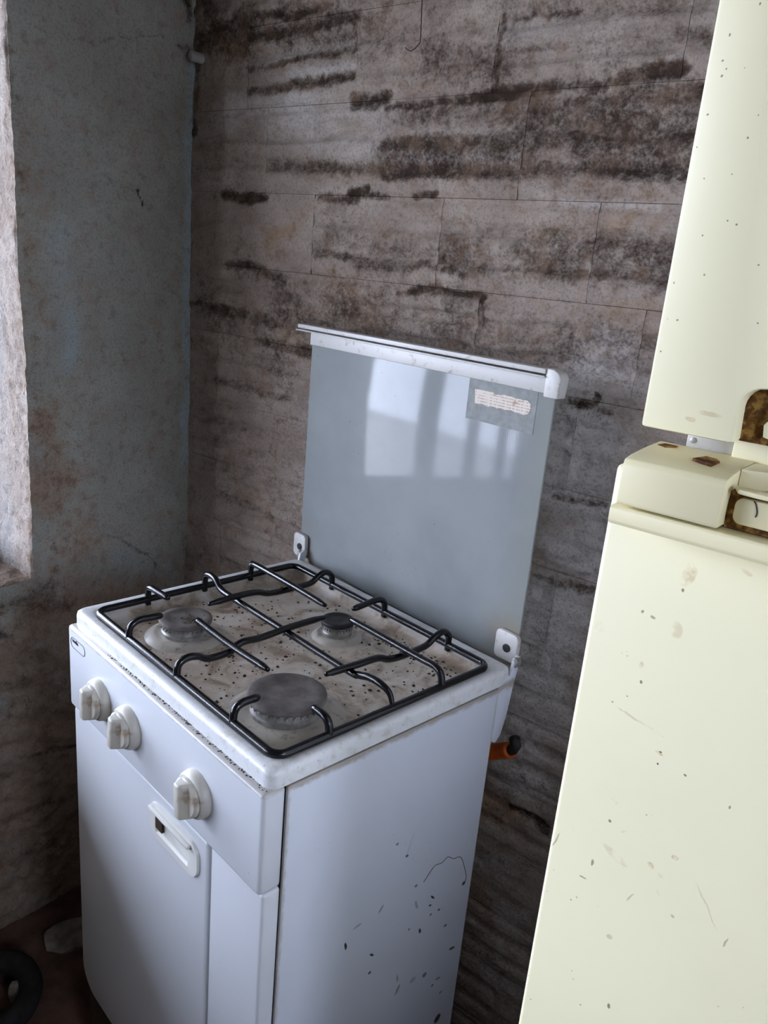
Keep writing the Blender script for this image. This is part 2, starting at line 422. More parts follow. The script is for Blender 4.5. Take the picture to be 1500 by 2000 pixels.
def tube_bm(path, r, n=10, closed=False, flat=1.0, bm=None, taper=None):
    bm = bm or bmesh.new(); N = len(path); rings = []; nrm = None
    for i in range(N):
        a = path[(i-1) % N] if (i > 0 or closed) else path[0]; b = path[(i+1) % N] if (i < N-1 or closed) else path[-1]
        t = (b-a).normalized()
        if nrm is None:
            nrm = t.cross(Vector((0, 0, 1)));
            if nrm.length < .1: nrm = t.cross(Vector((1, 0, 0)))
            nrm.normalize()
        else: nrm = (nrm-t*nrm.dot(t)).normalized()
        bn = t.cross(nrm); rr = r*(taper(i/(N-1)) if taper else 1)
        rings.append([bm.verts.new(path[i]+nrm*math.cos(2*math.pi*k/n)*rr*flat+bn*math.sin(2*math.pi*k/n)*rr) for k in range(n)])
    for i in range(N if closed else N-1):
        a, b = rings[i], rings[(i+1) % N]
        for k in range(n): bm.faces.new((a[k], a[(k+1) % n], b[(k+1) % n], b[k]))
    if not closed: bm.faces.new(rings[0][::-1]); bm.faces.new(rings[-1])
    bmesh.ops.recalc_face_normals(bm, faces=bm.faces[:])
    return bm
def rrect(x0, x1, y0, y1, r, n=6):
    out = []
    for cx, cy, a0 in ((x1-r, y1-r, 0), (x0+r, y1-r, 90), (x0+r, y0+r, 180), (x1-r, y0+r, 270)):
        for k in range(n+1):
            a = math.radians(a0+90*k/n); out.append((cx+r*math.cos(a), cy+r*math.sin(a)))
    return out
def grid_mesh(name, X, Y, Z, attrs, flip=False, extra=None):
    """a grid of points (2-d arrays) as a quad mesh with per-point float attributes"""
    nu, nv = X.shape
    co = np.stack([X, Y, Z], -1).reshape(-1, 3)
    idx = np.arange(nu*nv).reshape(nu, nv)
    q = np.stack([idx[:-1, :-1], idx[1:, :-1], idx[1:, 1:], idx[:-1, 1:]], -1).reshape(-1, 4)
    if flip: q = q[:, ::-1]
    return co, q, {k: v.reshape(-1) for k, v in attrs.items()}
def merge_grids(name, parts):
    cos, qs, at, n = [], [], {}, 0
    for co, q, a in parts:
        cos.append(co); qs.append(q+n); n += len(co)
        for k in a: at.setdefault(k, []).append(a[k])
    co = np.concatenate(cos); q = np.concatenate(qs)
    me = bpy.data.meshes.new(name)
    me.vertices.add(len(co)); me.vertices.foreach_set('co', co.astype(np.float32).ravel())
    me.loops.add(len(q)*4); me.loops.foreach_set('vertex_index', q.astype(np.int32).ravel())
    me.polygons.add(len(q)); me.polygons.foreach_set('loop_start', np.arange(0, len(q)*4, 4, dtype=np.int32))
    me.polygons.foreach_set('loop_total', np.full(len(q), 4, dtype=np.int32))
    me.update(calc_edges=True)
    for k, v in at.items():
        A = me.attributes.new(k, 'FLOAT', 'POINT'); A.data.foreach_set('value', np.concatenate(v).astype(np.float32))
    me.polygons.foreach_set('use_smooth', [True]*len(me.polygons))
    me.validate()
    return me

# ---------------------------------------------------------------- material helpers
class NT:
    def __init__(s, name):
        s.m = bpy.data.materials.new(name); s.m.use_nodes = True; s.t = s.m.node_tree
        s.p = s.t.nodes['Principled BSDF']; s.o = s.t.nodes['Material Output']; s.c = None
    def n(s, typ, **kw):
        d = s.t.nodes.new(typ)
        for k, v in kw.items():
            if k.startswith('i_'):
                d.inputs[k[2:].replace('_', ' ')].default_value = v
            else: setattr(d, k, v)
        return d
    def l(s, a, b): s.t.links.new(a, b)
    def obj(s):
        if s.c is None: s.c = s.n('ShaderNodeTexCoord').outputs['Object']
        return s.c
    def noise(s, scale, detail=4, rough=.55, vec=None, dist=0):
        d = s.n('ShaderNodeTexNoise'); d.inputs['Scale'].default_value = scale; d.inputs['Detail'].default_value = detail
        d.inputs['Roughness'].default_value = rough; d.inputs['Distortion'].default_value = dist
        s.l(vec or s.obj(), d.inputs['Vector']); return d.outputs['Fac']
    def voro(s, scale, vec=None, feat='F1'):
        d = s.n('ShaderNodeTexVoronoi', feature=feat); d.inputs['Scale'].default_value = scale
        s.l(vec or s.obj(), d.inputs['Vector']); return d.outputs['Distance']
    def mapr(s, v, a, b, c=0.0, d=1.0, smooth=True):
        k = s.n('ShaderNodeMapRange'); k.interpolation_type = 'SMOOTHSTEP' if smooth else 'LINEAR'
        k.inputs['From Min'].default_value = a; k.inputs['From Max'].default_value = b
        k.inputs['To Min'].default_value = c; k.inputs['To Max'].default_value = d
        s.l(v, k.inputs['Value']); return k.outputs['Result']
    def math(s, op, a, b=None, clamp=False):
        k = s.n('ShaderNodeMath', operation=op); k.use_clamp = clamp
        for i, v in enumerate((a, b)):
            if v is None: continue
            if isinstance(v, (int, float)): k.inputs[i].default_value = v
            else: s.l(v, k.inputs[i])
        return k.outputs[0]
    def mix(s, f, a, b, mode='MIX'):
        k = s.n('ShaderNodeMix', data_type='RGBA', blend_type=mode)
        for sock, v in ((k.inputs[0], f), (k.inputs[6], a), (k.inputs[7], b)):
            if isinstance(v, (int, float)): sock.default_value = v
            elif isinstance(v, tuple): sock.default_value = (*v, 1) if len(v) == 3 else v
            else: s.l(v, sock)
        return k.outputs[2]
    def attr(s, name):
        k = s.n('ShaderNodeAttribute', attribute_name=name); return k.outputs['Fac']
    def scaled(s, sc):
        k = s.n('ShaderNodeMapping'); k.inputs['Scale'].default_value = sc; s.l(s.obj(), k.inputs['Vector']); return k.outputs[0]
    def sep(s, vec=None):
        k = s.n('ShaderNodeSeparateXYZ'); s.l(vec or s.obj(), k.inputs[0]); return k.outputs
    def spots(s, lst, plane, vec):
        """soft elliptical marks: (u, v, ru, rv, degrees, strength) on plane 'xz' or 'yz'"""
        tot = None
        for it in lst:
            u, v, ru, rv, ang, st = it[:6]
            k = s.n('ShaderNodeMapping', vector_type='TEXTURE')
            if plane == 'xz':
                k.inputs['Location'].default_value = (u, 0, v); k.inputs['Rotation'].default_value = (0, math.radians(ang), 0)
                k.inputs['Scale'].default_value = (ru, 1, rv)
            else:
                k.inputs['Location'].default_value = (0, u, v); k.inputs['Rotation'].default_value = (-math.radians(ang), 0, 0)
                k.inputs['Scale'].default_value = (1, ru, rv)
            s.l(vec, k.inputs['Vector'])
            ln = s.n('ShaderNodeVectorMath', operation='LENGTH'); s.l(k.outputs[0], ln.inputs[0])
            mk = s.mapr(ln.outputs['Value'], .75, 1.15, st, 0.0)
            tot = mk if tot is None else s.math('MAXIMUM', tot, mk)
        return tot
    def flatvec(s, plane, warp=.004, wscale=90):
        """object coordinates with the out-of-plane axis zeroed and a little warp"""
        nz = s.n('ShaderNodeTexNoise'); nz.inputs['Scale'].default_value = wscale; nz.inputs['Detail'].default_value = 3; s.l(s.obj(), nz.inputs['Vector'])
        sub = s.n('ShaderNodeVectorMath', operation='SUBTRACT'); s.l(nz.outputs['Color'], sub.inputs[0]); sub.inputs[1].default_value = (.5, .5, .5)
        sc = s.n('ShaderNodeVectorMath', operation='SCALE'); s.l(sub.outputs[0], sc.inputs[0]); sc.inputs['Scale'].default_value = warp
        ad = s.n('ShaderNodeVectorMath', operation='ADD'); s.l(s.obj(), ad.inputs[0]); s.l(sc.outputs[0], ad.inputs[1])
        mu = s.n('ShaderNodeVectorMath', operation='MULTIPLY'); s.l(ad.outputs[0], mu.inputs[0])
        mu.inputs[1].default_value = (1, 0, 1) if plane == 'xz' else (0, 1, 1)
        return mu.outputs[0]
    def bump(s, h, strength=.3, dist=.002):
        k = s.n('ShaderNodeBump'); k.inputs['Strength'].default_value = strength; k.inputs['Distance'].default_value = dist
        s.l(h, k.inputs['Height']); s.l(k.outputs[0], s.p.inputs['Normal'])
    def done(s, color, rough=.6, spec=.5, metal=0):
        for nm, v in (('Base Color', color), ('Roughness', rough)):
            if isinstance(v, tuple): s.p.inputs[nm].default_value = (*v, 1)
            elif isinstance(v, (int, float)): s.p.inputs[nm].default_value = v
            else: s.l(v, s.p.inputs[nm])
        s.p.inputs['Specular IOR Level'].default_value = spec; s.p.inputs['Metallic'].default_value = metal
        return s.m
def plain(name, col, rough=.5, spec=.5, metal=0, var=.12, scale=30, bump=0):
    t = NT(name); f = t.noise(scale, 5)
    c = t.mix(t.mapr(f, .3, .7), tuple(x*(1-var) for x in col), tuple(min(1, x*(1+var)) for x in col))
    if bump: t.bump(t.noise(scale*4, 4), bump, .002)
    return t.done(c, rough, spec, metal)

# ---------------------------------------------------------------- wall materials
def wall_mat(name, base, pale, blue, brown, grime_shade, speck=.5, rough=.95, relief=.004, strata=0):
    t = NT(name); v = t.obj()
    n1 = t.noise(7, 6, .6); n2 = t.noise(45, 6, .65); n3 = t.noise(230, 4, .7); n4 = t.noise(22, 5, .6, dist=.4)
    c = t.mix(t.mapr(n1, .35, .68), base, pale)
    c = t.mix(t.math('MULTIPLY', t.mapr(n4, .5, .72), .45), c, brown)
    def mask(a, lo, hi, nz, k):
        m_ = t.math('ADD', a, t.math('MULTIPLY', t.math('SUBTRACT', nz, .5), k)); return t.mapr(m_, lo, hi)
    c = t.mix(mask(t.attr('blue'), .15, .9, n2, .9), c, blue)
    c = t.mix(t.math('MULTIPLY', mask(t.attr('brown'), .15, .9, n2, 1.2), .85), c, brown)
    if strata:
        s1 = t.noise(1, 7, .62, vec=t.scaled((9, 9, 25)), dist=1.2)
        c = t.mix(t.mapr(s1, .48, .66, 0, strata), c, tuple(a*.42 for a in brown))
        c = t.mix(t.mapr(s1, .44, .30, 0, strata*.7), c, tuple(min(1, a*1.12) for a in pale))
    # fine mottling and pitting
    c = t.mix(t.mapr(n3, .45, .74, 0, .55), c, tuple(x*.42 for x in base))
    c = t.mix(t.mapr(n2, .50, .72, 0, .5), c, tuple(x*.6 for x in brown))
    g = t.attr('grime_shade')
    n5 = t.noise(110, 5, .7)
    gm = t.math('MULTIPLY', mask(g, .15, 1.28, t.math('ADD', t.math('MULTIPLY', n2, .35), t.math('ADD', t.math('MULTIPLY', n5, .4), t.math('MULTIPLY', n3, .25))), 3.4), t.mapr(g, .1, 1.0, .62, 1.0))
    c = t.mix(gm, c, t.mix(t.mapr(n4, .45, .65), grime_shade, tuple(a*1.6+b*.18 for a, b in zip(grime_shade, brown))))
    # small black mould dots, denser where grime is
    vz = t.voro(150, t.flat if hasattr(t, 'flat') else None); dens = t.noise(9, 3)
    thr = t.math('ADD', t.math('MULTIPLY', t.math('ADD', g, t.mapr(dens, .5, .75)), .16*speck), .02)
    dot = t.math('LESS_THAN', vz, thr)
    dot = t.math('MULTIPLY', dot, t.mapr(t.noise(60, 2), .45, .6))
    c = t.mix(t.math('MULTIPLY', dot, .85), c, tuple(x*.7 for x in grime_shade))
    h = t.math('ADD', t.math('MULTIPLY', n3, .5), n2)
    t.bump(h, .8, relief)
    return t.done(c, rough, .15)
M = {}
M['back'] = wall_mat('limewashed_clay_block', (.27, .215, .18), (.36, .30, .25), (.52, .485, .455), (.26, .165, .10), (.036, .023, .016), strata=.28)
M['left'] = wall_mat('old_blue_grey_plaster', (.245, .235, .20), (.295, .285, .245), (.28, .33, .34), (.25, .165, .11), (.03, .02, .014), speck=.3)
M['jamb'] = wall_mat('roughcast_window_reveal', (.35, .295, .255), (.46, .41, .37), (.40, .42, .43), (.22, .15, .10), (.05, .035, .025), speck=.4, relief=.010)
M['plain_wall'] = plain('bare_plaster', (.20, .18, .16), .95, .1, var=.25, scale=4, bump=.4)
M['floor'] = plain('earth_floor', (.085, .048, .034), .95, .1, var=.4, scale=14, bump=.6)
M['ceiling'] = plain('ceiling_board', (.16, .14, .12), .95, .1, var=.2, scale=5)
M['ground'] = plain('pale_yard_concrete', (.42, .41, .38), .95, .1, var=.2, scale=2)
M['wood'] = plain('grey_window_wood', (.22, .19, .16), .7, .3, var=.25, scale=25, bump=.3)

# ---------------------------------------------------------------- room shell
def struct(o): o['kind'] = 'structure'; return o
def slab(name, dims, mat): return struct(box(name, dims, mat))
# floor: a gently uneven grid
X, Y = np.meshgrid(np.linspace(-.06, RX, 150), np.linspace(RY, .1, 150), indexing='ij')
Z = .006*fbm(X*9, Y*9, X*0, 4)-.008
zero = np.zeros_like(X)
struct(link('floor', merge_grids('floor', [grid_mesh('', X, Y, Z, {})]), M['floor'], smooth=True))
slab('ceiling', (LX-WT, RX+.2, RY-.25, .2, RZ, RZ+.1), M['ceiling'])
wr = box_bm(RX, RX+.2, RY-.25, SY1, -.05, RZ); box_bm(RX, RX+.2, SY0, .2, -.05, RZ, bm=wr)
box_bm(RX, RX+.2, SY1, SY0, -.05, SZ0, bm=wr); box_bm(RX, RX+.2, SY1, SY0, SZ1, RZ, bm=wr)
struct(from_bm('wall_right', wr, M['plain_wall']))
slab('wall_front', (LX-WT, RX, RY-.25, RY, -.05, RZ), M['plain_wall'])
# unseen porch roof added outside the left window to keep the high sky off
PR = struct(box('porch_roof', (LX-WT-1.75, LX-WT-.001, -6.0, 4.0, 2.20, 2.30), M['wood']))
slab('ground_outside', (-30, 30, -30, 30, -.4, -.25), M['ground'])

# ---- left wall with its deep window reveal
def left_edge(z): return .0035*vnoise(z*6, z*0+3.1, z*0)+.0012*vnoise(z*47, z*0+1.7, z*0)+.0012*vnoise(z*130, z*0+1.1, z*0)
def left_disp(y, z):
    """relief of the left wall, positive into the room"""
    d = .004*fbm(y*7, z*7, y*0+4, 4)+.0012*fbm(y*70, z*70, y*0+2, 3)
    rough = sstep(.80, .62, z+.05*fbm(y*9, z*9, y*0+8, 3))
    u = z*.86+y*.5; w = -z*.5+y*.86            # strata of the rubble stone below the window dip towards the camera
    d = d+rough*(.016*fbm(w*5, u*22, y*0+1, 5)+.007*fbm(y*45, z*45, y*0+6, 4)-.012)
    g = strokes(y, z, LEFT_GRIME_SHADE)
    d = d-.004*np.clip(g-.6, 0, 1)
    d = d+.003*np.clip(strokes(y, z, LEFT_BLUE), 0, 1)*sstep(.9, .6, z)
    return d, g, rough
def left_patch(y0, y1, z0, z1, step, jamb=False, sill=False):
    ny = max(3, int(abs(y1-y0)/step)); nz = max(3, int((z1-z0)/step))
    Yg, Zg = np.meshgrid(np.linspace(y0, y1, ny), np.linspace(z0, z1, nz), indexing='ij')
    d, g, r = left_disp(Yg, Zg)
    b = strokes(Yg, Zg, LEFT_BLUE, 1.3); w = strokes(Yg, Zg, LEFT_BROWN, 1.5)*.75
    b = b*(.7+.3*fbm(Yg*30, Zg*30, Yg*0, 3))
    w = np.maximum(w, .85*r+.5*r*fbm(Yg*12, Zg*12, Yg*0+5, 3))
    g = np.maximum(g, r*np.clip(.12-d*14, 0, .5))  # darker in the hollows of the rubble
    gap = np.ones_like(Yg)
    if jamb: k = 1-sstep(0, .03, WY0-Yg if False else np.abs(Yg-WY0)); Yg = Yg+k*left_edge(Zg); gap = sstep(0, .012, np.abs(Yg-WY0-left_edge(Zg)))
    if sill: k = 1-sstep(0, .02, WZ0-Zg); gap = sstep(0, .012, WZ0-Zg); Zg = Zg+k*.5*left_edge(Yg+7)
    return grid_mesh('', d*gap-.006*(1-gap), Yg, Zg, {'grime_shade': g, 'blue': b, 'brown': w})
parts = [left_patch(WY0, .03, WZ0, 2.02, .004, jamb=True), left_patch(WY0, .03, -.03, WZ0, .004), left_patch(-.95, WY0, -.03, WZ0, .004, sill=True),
         left_patch(WY0, .03, WZ1, RZ, .03), left_patch(WY1, WY0, WZ1, RZ, .03), left_patch(RY, WY1, -.03, RZ, .05), left_patch(WY1, -.95, -.03, WZ0, .02)]
wl = struct(link('wall_left', merge_grids('wall_left', parts), M['left'], smooth=True))
wl.location.x = LX
# reveal: far jamb, sill, head, near jamb
def reveal(u0, u1, v0, v1, step, fn):
    nu = max(3, int(abs(u1-u0)/step)); nv = max(3, int(abs(v1-v0)/step))
    U, V = np.meshgrid(np.linspace(u0, u1, nu), np.linspace(v0, v1, nv), indexing='ij')
    return fn(U, V)
def jamb_fn(x, z):
    d = .0035*fbm(x*60, z*60, x*0+3, 4)+.006*fbm(x*9, z*9, x*0+2, 3)
    e = sstep(0, .012, -x); e2 = sstep(0, .02, z-WZ0)
    yy = WY0+left_edge(z)*(1-sstep(0, .06, -x)*.5)-d*e
    g = np.clip(.25+.6*fbm(x*14, z*6, x*0+5, 4)-.3, 0, .6)
    g = np.maximum(g, .55*(1-sstep(.0, .05, z-WZ0)))
    return grid_mesh('', x-.006*(1-e), yy, z, {'grime_shade': g, 'blue': .6*sstep(-.05, -.09, x)*(.7+.4*fbm(x*20, z*4, x*0, 3)), 'brown': .5*sstep(-.06, -.0, x)+.2*fbm(x*20, z*20, x*0+9, 3)})
def sill_fn(x, y):
    e = sstep(0, .02, -x)
    d = .006*fbm(x*40, y*40, x*0+3, 4)
    return grid_mesh('', x-.006*(1-e), y, WZ0+d*e-.006*(1-e)+.5*left_edge(y+7)*(1-e), {'grime_shade': .45+.3*fbm(x*20, y*20, x*0, 3), 'blue': x*0, 'brown': .6+x*0}, flip=False)
rp = [reveal(-WT, .0, WZ0, WZ1, .004, jamb_fn), reveal(-WT, 0.0, WY1, WY0+.012, .006, sill_fn)]
rv = link('window_reveal', merge_grids('window_reveal', rp), M['jamb'], wl, smooth=True); rv['label'] = 'pale rough plaster of the window reveal'
wb = box_bm(-WT, 0, RY, WY1, -.05, RZ); box_bm(-WT, 0, WY1, WY0, WZ1, RZ, bm=wb)
box_bm(-WT, -.045, WY0+.03, .2, -.05, RZ, bm=wb); box_bm(-WT, -.045, WY1, WY0+.03, -.05, WZ0-.03, bm=wb)
from_bm('wall_core', wb, M['plain_wall'], wl)
# the window in it: an open timber frame with a meeting stile
fx0, fx1 = LX-.26, LX-.20
wfr = box_bm(fx0, fx1, WY1, WY1+.06, WZ0, WZ1, .004); box_bm(fx0, fx1, WY0-.05, WY0, WZ0, WZ1, .004, bm=wfr)
box_bm(fx0, fx1, WY1+.06, WY0-.05, WZ0, WZ0+.055, .004, bm=wfr); box_bm(fx0, fx1, WY1+.06, WY0-.05, WZ1-.06, WZ1, .004, bm=wfr)
win = struct(from_bm('window_1', wfr, M['wood']))
for ya, yb in ((-1.0, -.85), (-1.50, -1.40), (-2.0, -1.9)): box('mullion', (fx0, fx1, ya, yb, WZ0+.055, WZ1-.06), M['wood'], win, .004)  # the nearer mullions divide the stretch of window added for light

# ---- back wall: fluted clay blocks under a worn limewash
CZ = [2.5, 2.415, 2.285, 2.15, 2.02, 1.889, 1.762, 1.632, 1.491, 1.3595, 1.229, 1.0946, .968, .838, .7076, .579, .451, .32, .19, .06, -.07]
START = {1.762: .1245, 1.632: .183, 1.491: .051, 1.3595: .143}
BL, SEED = .262, 11
rb = random.Random(SEED)
def back_disp(x, z, x0, x1, z0, z1, seed, cover, flute):
    """relief of one block's face, positive into the room"""
    wob = .010*fbm(x*6, z*6, x*0+seed, 3)
    h = (z1-z0); ph = (z1-z+wob)/h*3.0
    fl = .5-.5*np.cos(2*math.pi*ph)              # 0 in the joints and valleys, 1 on the three ridges
    fl = sstep(.12, .62, fl)
    vis = sstep(LX, LX+.07, x)*np.clip(flute*(.75+.7*fbm(x*4, z*5, x*0+seed+3, 3)), 0, 1.2)
    g = strokes(x, z, BACK_GRIME_SHADE)*1.38
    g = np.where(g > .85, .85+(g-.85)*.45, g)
    edge = np.minimum(np.minimum(x-x0, x1-x), np.minimum(z-z0, z1-z))
    jt = 1-sstep(0, .011, edge+.004*fbm(x*40, z*40, x*0+2, 3))
    d = -.011*(1-fl)*vis-.0035*jt*(1-cover)
    d = d+.006*fbm(x*8, z*10, x*0+2.7, 4)+.0022*fbm(x*55, z*65, x*0+1, 4)
    d = d+np.clip(g, 0, 1)*(.0045*fbm(x*38, z*60, x*0+4, 4))
    d = d-.022*np.clip(g-.92, 0, .6)
    gr = np.maximum(g, .46*(1-fl)*vis*(.75+.8*fbm(x*9, z*20, x*0+17, 4))+.14*jt*(1-cover)*(.5+fbm(x*18, z*18, x*0+7, 3)))  # mould in the flute valleys, deepened in colour to stand in for shading
    gr = np.maximum(gr, np.clip(.95*fbm(x*6, z*15, x*0+12, 5)+.03, 0, .5))
    d = d*(.3+.7*sstep(0, .014, edge))
    bl = strokes(x, z, BACK_BLUE_LIFT, 1.4)*.85; bw = strokes(x, z, BACK_BROWN)
    return d, gr, bl, bw
wbk = struct(box('wall_back', (LX-.02, RX, .032, .2, -.05, RZ), M['back']))
for zt, zb in zip(CZ[:-1], CZ[1:]):
    s = START.get(zt, rb.uniform(0, BL))
    xs = [s+k*BL+rb.uniform(-.006, .006) for k in range(-2, 16)]
    xs = [LX-.02]+[x for x in xs if .03 < x < RX-.03]+[RX]
    for x0, x1 in zip(xs[:-1], xs[1:]):
        fine = x0 < 1.12 and zt < 1.9
        st = .004 if fine else .03
        nu = max(3, int((x1-x0)/st)); nv = max(3, int((zt-zb)/st))
        gap = .0003
        Xg, Zg = np.meshgrid(np.linspace(x0+gap, x1-gap, nu), np.linspace(zb+gap, zt-gap, nv), indexing='ij')
        cover = min(1, max(0, rb.uniform(.3, 1.1))); flute = rb.choice((.25, .55, .8, 1.0))
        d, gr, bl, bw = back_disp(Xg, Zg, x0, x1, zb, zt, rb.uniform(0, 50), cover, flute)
        face = grid_mesh('', Xg, -d-.004, Zg, {'grime_shade': gr, 'blue': bl, 'brown': bw})
        ps = [face]
        for sl in ((slice(None), 0), (slice(None), -1), (0, slice(None)), (-1, slice(None))):   # the four sides
            ex, ez, ed = Xg[sl], Zg[sl], (-d-.004)[sl]
            A = np.stack([ex, ex]); C = np.stack([ez, ez]); B = np.stack([ed, np.full_like(ed, .034)])
            a_ = {k: np.stack([v[sl], v[sl]]) for k, v in (('grime_shade', gr), ('blue', bl), ('brown', bw))}
            ps.append(grid_mesh('', A, B, C, a_))
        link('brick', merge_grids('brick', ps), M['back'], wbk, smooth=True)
wbk.location.y = BY
# ---------------------------------------------------------------- object materials
def enamel(name, col, dirt=(.30, .25, .19), amount=.35, spots=None, plane='yz', dark=(.02, .018, .018), extra=None, rough=.28, speckle=True, bands=None):
    t = NT(name)
    n1, n2 = t.noise(5, 5), t.noise(60, 5, .65)
    c = t.mix(t.math('MULTIPLY', t.mapr(n1, .45, .8), amount*.5), col, tuple(a*.5+b*.5 for a, b in zip(col, dirt)))
    if speckle:
        vz = t.voro(120); sp = t.math('MULTIPLY', t.math('LESS_THAN', vz, .09), t.mapr(t.noise(17, 2), .6, .68))
        c = t.mix(t.math('MULTIPLY', sp, .75), c, dirt)
    if bands:            # grime collected along seams: (axis, value, width, strength)
        X_ = t.sep()
        for ax, val, wd, st in bands:
            d = t.math('ABSOLUTE', t.math('SUBTRACT', X_[ax], val))
            d = t.math('ADD', d, t.math('MULTIPLY', t.math('SUBTRACT', n2, .5), wd*1.5))
            c = t.mix(t.mapr(d, wd*.2, wd, st, 0), c, dirt)
    if spots:
        v = t.flatvec(plane)
        a = [s for s in spots if len(s) < 7 or s[6] == 1]; b = [s for s in spots if len(s) == 7 and s[6] == 0]
        if b: c = t.mix(t.math('MULTIPLY', t.spots(b, plane, v), t.mapr(n2, .4, .6)), c, (.50, .30, .09))
        if a: c = t.mix(t.spots(a, plane, v), c, dark)
    if extra: c = extra(t, c, n1, n2)
    t.bump(n1, .03, .01)
    return t.done(c, rough, .5)
WHITE = (.62, .64, .665); CREAM = (.94, .87, .58)
M['front'] = enamel('white_enamel_front', WHITE, bands=[(2, .836, .006, .55)])
M['side'] = enamel('cooled_white_enamel_side', (.60, .63, .69), spots=SIDE_SPOTS, plane='yz', bands=[(2, .834, .010, .8), (1, .024, .006, .6), (1, .391, .004, .4)])  # same enamel cooled toward blue to cancel warm light off the fridge
def hob_dirt(t, c, n1, n2):
    z_ = t.sep()[2]
    tray = t.math('MULTIPLY', t.mapr(z_, .8585, .852), t.math('MULTIPLY', t.mapr(t.math('ABSOLUTE', t.math('SUBTRACT', t.sep()[0], .257)), .229, .232, 1, 0), t.mapr(t.math('ABSOLUTE', t.math('SUBTRACT', t.sep()[1], .203)), .188, .191, 1, 0)))                       # the sunken tray holds the dust and spills
    n3 = t.noise(22, 6, .65, dist=.6); n4 = t.noise(160, 4, .7)
    k = t.math('MULTIPLY', tray, t.mapr(n3, .25, .55, .35, .95))
    c = t.mix(k, c, (.52, .43, .335))
    c = t.mix(t.math('MULTIPLY', tray, t.mapr(n3, .47, .64, 0, .8)), c, (.20, .14, .10))
    c = t.mix(t.math('MULTIPLY', tray, t.mapr(n1, .52, .66, 0, .6)), c, (.22, .155, .10))
    c = t.mix(t.math('MULTIPLY', tray, t.mapr(n4, .62, .75, 0, .6)), c, (.10, .075, .06))
    c = t.mix(t.mapr(n2, .46, .74, 0, .55), c, (.42, .37, .29))
    c = t.mix(t.mapr(t.voro(85), .16, .05, 0, .7), c, t.mix(t.mapr(n3, .4, .6), c, (.14, .105, .075)))
    c = t.mix(t.mapr(t.noise(260, 3, .7), .62, .72, 0, .45), c, (.16, .12, .09))
    return c
M['hob'] = enamel('stained_white_enamel_hob', (.68, .69, .69), amount=.6, extra=hob_dirt, rough=.35)
M['cup'] = enamel('stained_burner_enamel', (.47, .43, .37), amount=1.0, dirt=(.22, .14, .08), rough=.4,
                  extra=lambda t, c, a, b: t.mix(t.mapr(b, .5, .72, 0, .8), c, (.2, .15, .11)))
M['ivory'] = enamel('grubby_ivory_plastic', (.56, .53, .46), amount=.8, dirt=(.24, .15, .07), rough=.4,
                    extra=lambda t, c, a, b: t.mix(t.mapr(t.noise(30, 5), .56, .68, 0, .8), c, (.24, .14, .06)))
M['handle'] = enamel('white_plastic_pull', (.70, .69, .64), amount=.4, rough=.35)
M['core'] = plain('grimy_gap_shade', (.05, .035, .025), .9, .1)  # grimy interior; its dark colour also serves as shade in the pull
M['grate'] = plain('black_enamel_wire', (.006, .006, .007), .14, .4, var=.3, scale=120, bump=.12)
M['cap'] = plain('dusty_grey_burner_cap', (.108, .094, .085), .8, .2, var=.22, scale=60, bump=.15)
M['blackcap'] = plain('black_burner_cap', (.022, .021, .021), .6, .3, var=.3, scale=120, bump=.3)
M['alu'] = plain('dull_aluminium', (.33, .32, .30), .45, .5, .6, var=.35, scale=70)
M['trim'] = enamel('white_painted_trim', (.53, .515, .49), amount=1.0, dirt=(.22, .16, .10), rough=.42,
                   extra=lambda t, c, a, b: t.mix(t.mapr(t.noise(75, 5, .7), .56, .72, 0, .75), c, (.24, .18, .12)))
M['rust'] = (lambda t: (t.bump(t.noise(90, 5), .8, .004), t.done(t.mix(t.mapr(t.noise(70, 5, .7), .35, .65), (.075, .03, .012), t.mix(t.mapr(t.noise(140, 4), .45, .6), (.20, .095, .025), (.40, .23, .06))), .9, .15))[1])(NT('brown_rust'))
M['rivet'] = plain('worn_steel', (.36, .34, .31), .5, .5, .5, var=.4, scale=150)
def glass_mat():
    t = NT('frosted_patterned_glass')
    w = []
    for ax, rot in ((0, 0), (1, 0)):
        k = t.n('ShaderNodeTexWave', wave_type='BANDS', bands_direction='X' if ax == 0 else 'Z', wave_profile='SIN')
        k.inputs['Scale'].default_value = 95; k.inputs['Distortion'].default_value = 0; t.l(t.obj(), k.inputs['Vector']); w.append(k.outputs['Fac'])
    h = t.math('MULTIPLY', w[0], w[1])
    n1 = t.noise(6, 4); z_ = t.sep()
    c = t.mix(t.mapr(n1, .3, .7), (.255, .27, .275), (.305, .32, .32))
    # greasy brown deposits in the two lower corners and an olive tint along the right edge
    lo = t.mapr(z_[2], .86, .95, 1, 0)
    cx = t.math('MAXIMUM', t.mapr(z_[0], .40, .49, 0, 1), t.mapr(z_[0], -.02, .03, 1, 0))
    k = t.math('MULTIPLY', t.math('MULTIPLY', lo, cx), t.mapr(t.noise(25, 4), .35, .6))
    c = t.mix(k, c, (.30, .21, .10))
    c = t.mix(t.mapr(z_[0], .43, .49, 0, .35), c, (.30, .31, .25))
    vz = t.voro(60); sp = t.math('MULTIPLY', t.math('LESS_THAN', vz, .06), t.mapr(t.noise(8, 2), .5, .6))
    c = t.mix(t.math('MULTIPLY', sp, .6), c, (.05, .05, .05))
    t.bump(h, .05, .0003)
    m_ = t.done(c, t.mapr(t.noise(40, 3), .3, .7, .03, .07), .22)
    tr = t.n('ShaderNodeBsdfTransparent'); mx = t.n('ShaderNodeMixShader'); mx.inputs[0].default_value = .14
    t.l(t.p.outputs[0], mx.inputs[1]); t.l(tr.outputs[0], mx.inputs[2]); t.l(mx.outputs[0], t.o.inputs['Surface'])
    return m_
M['glass'] = glass_mat()
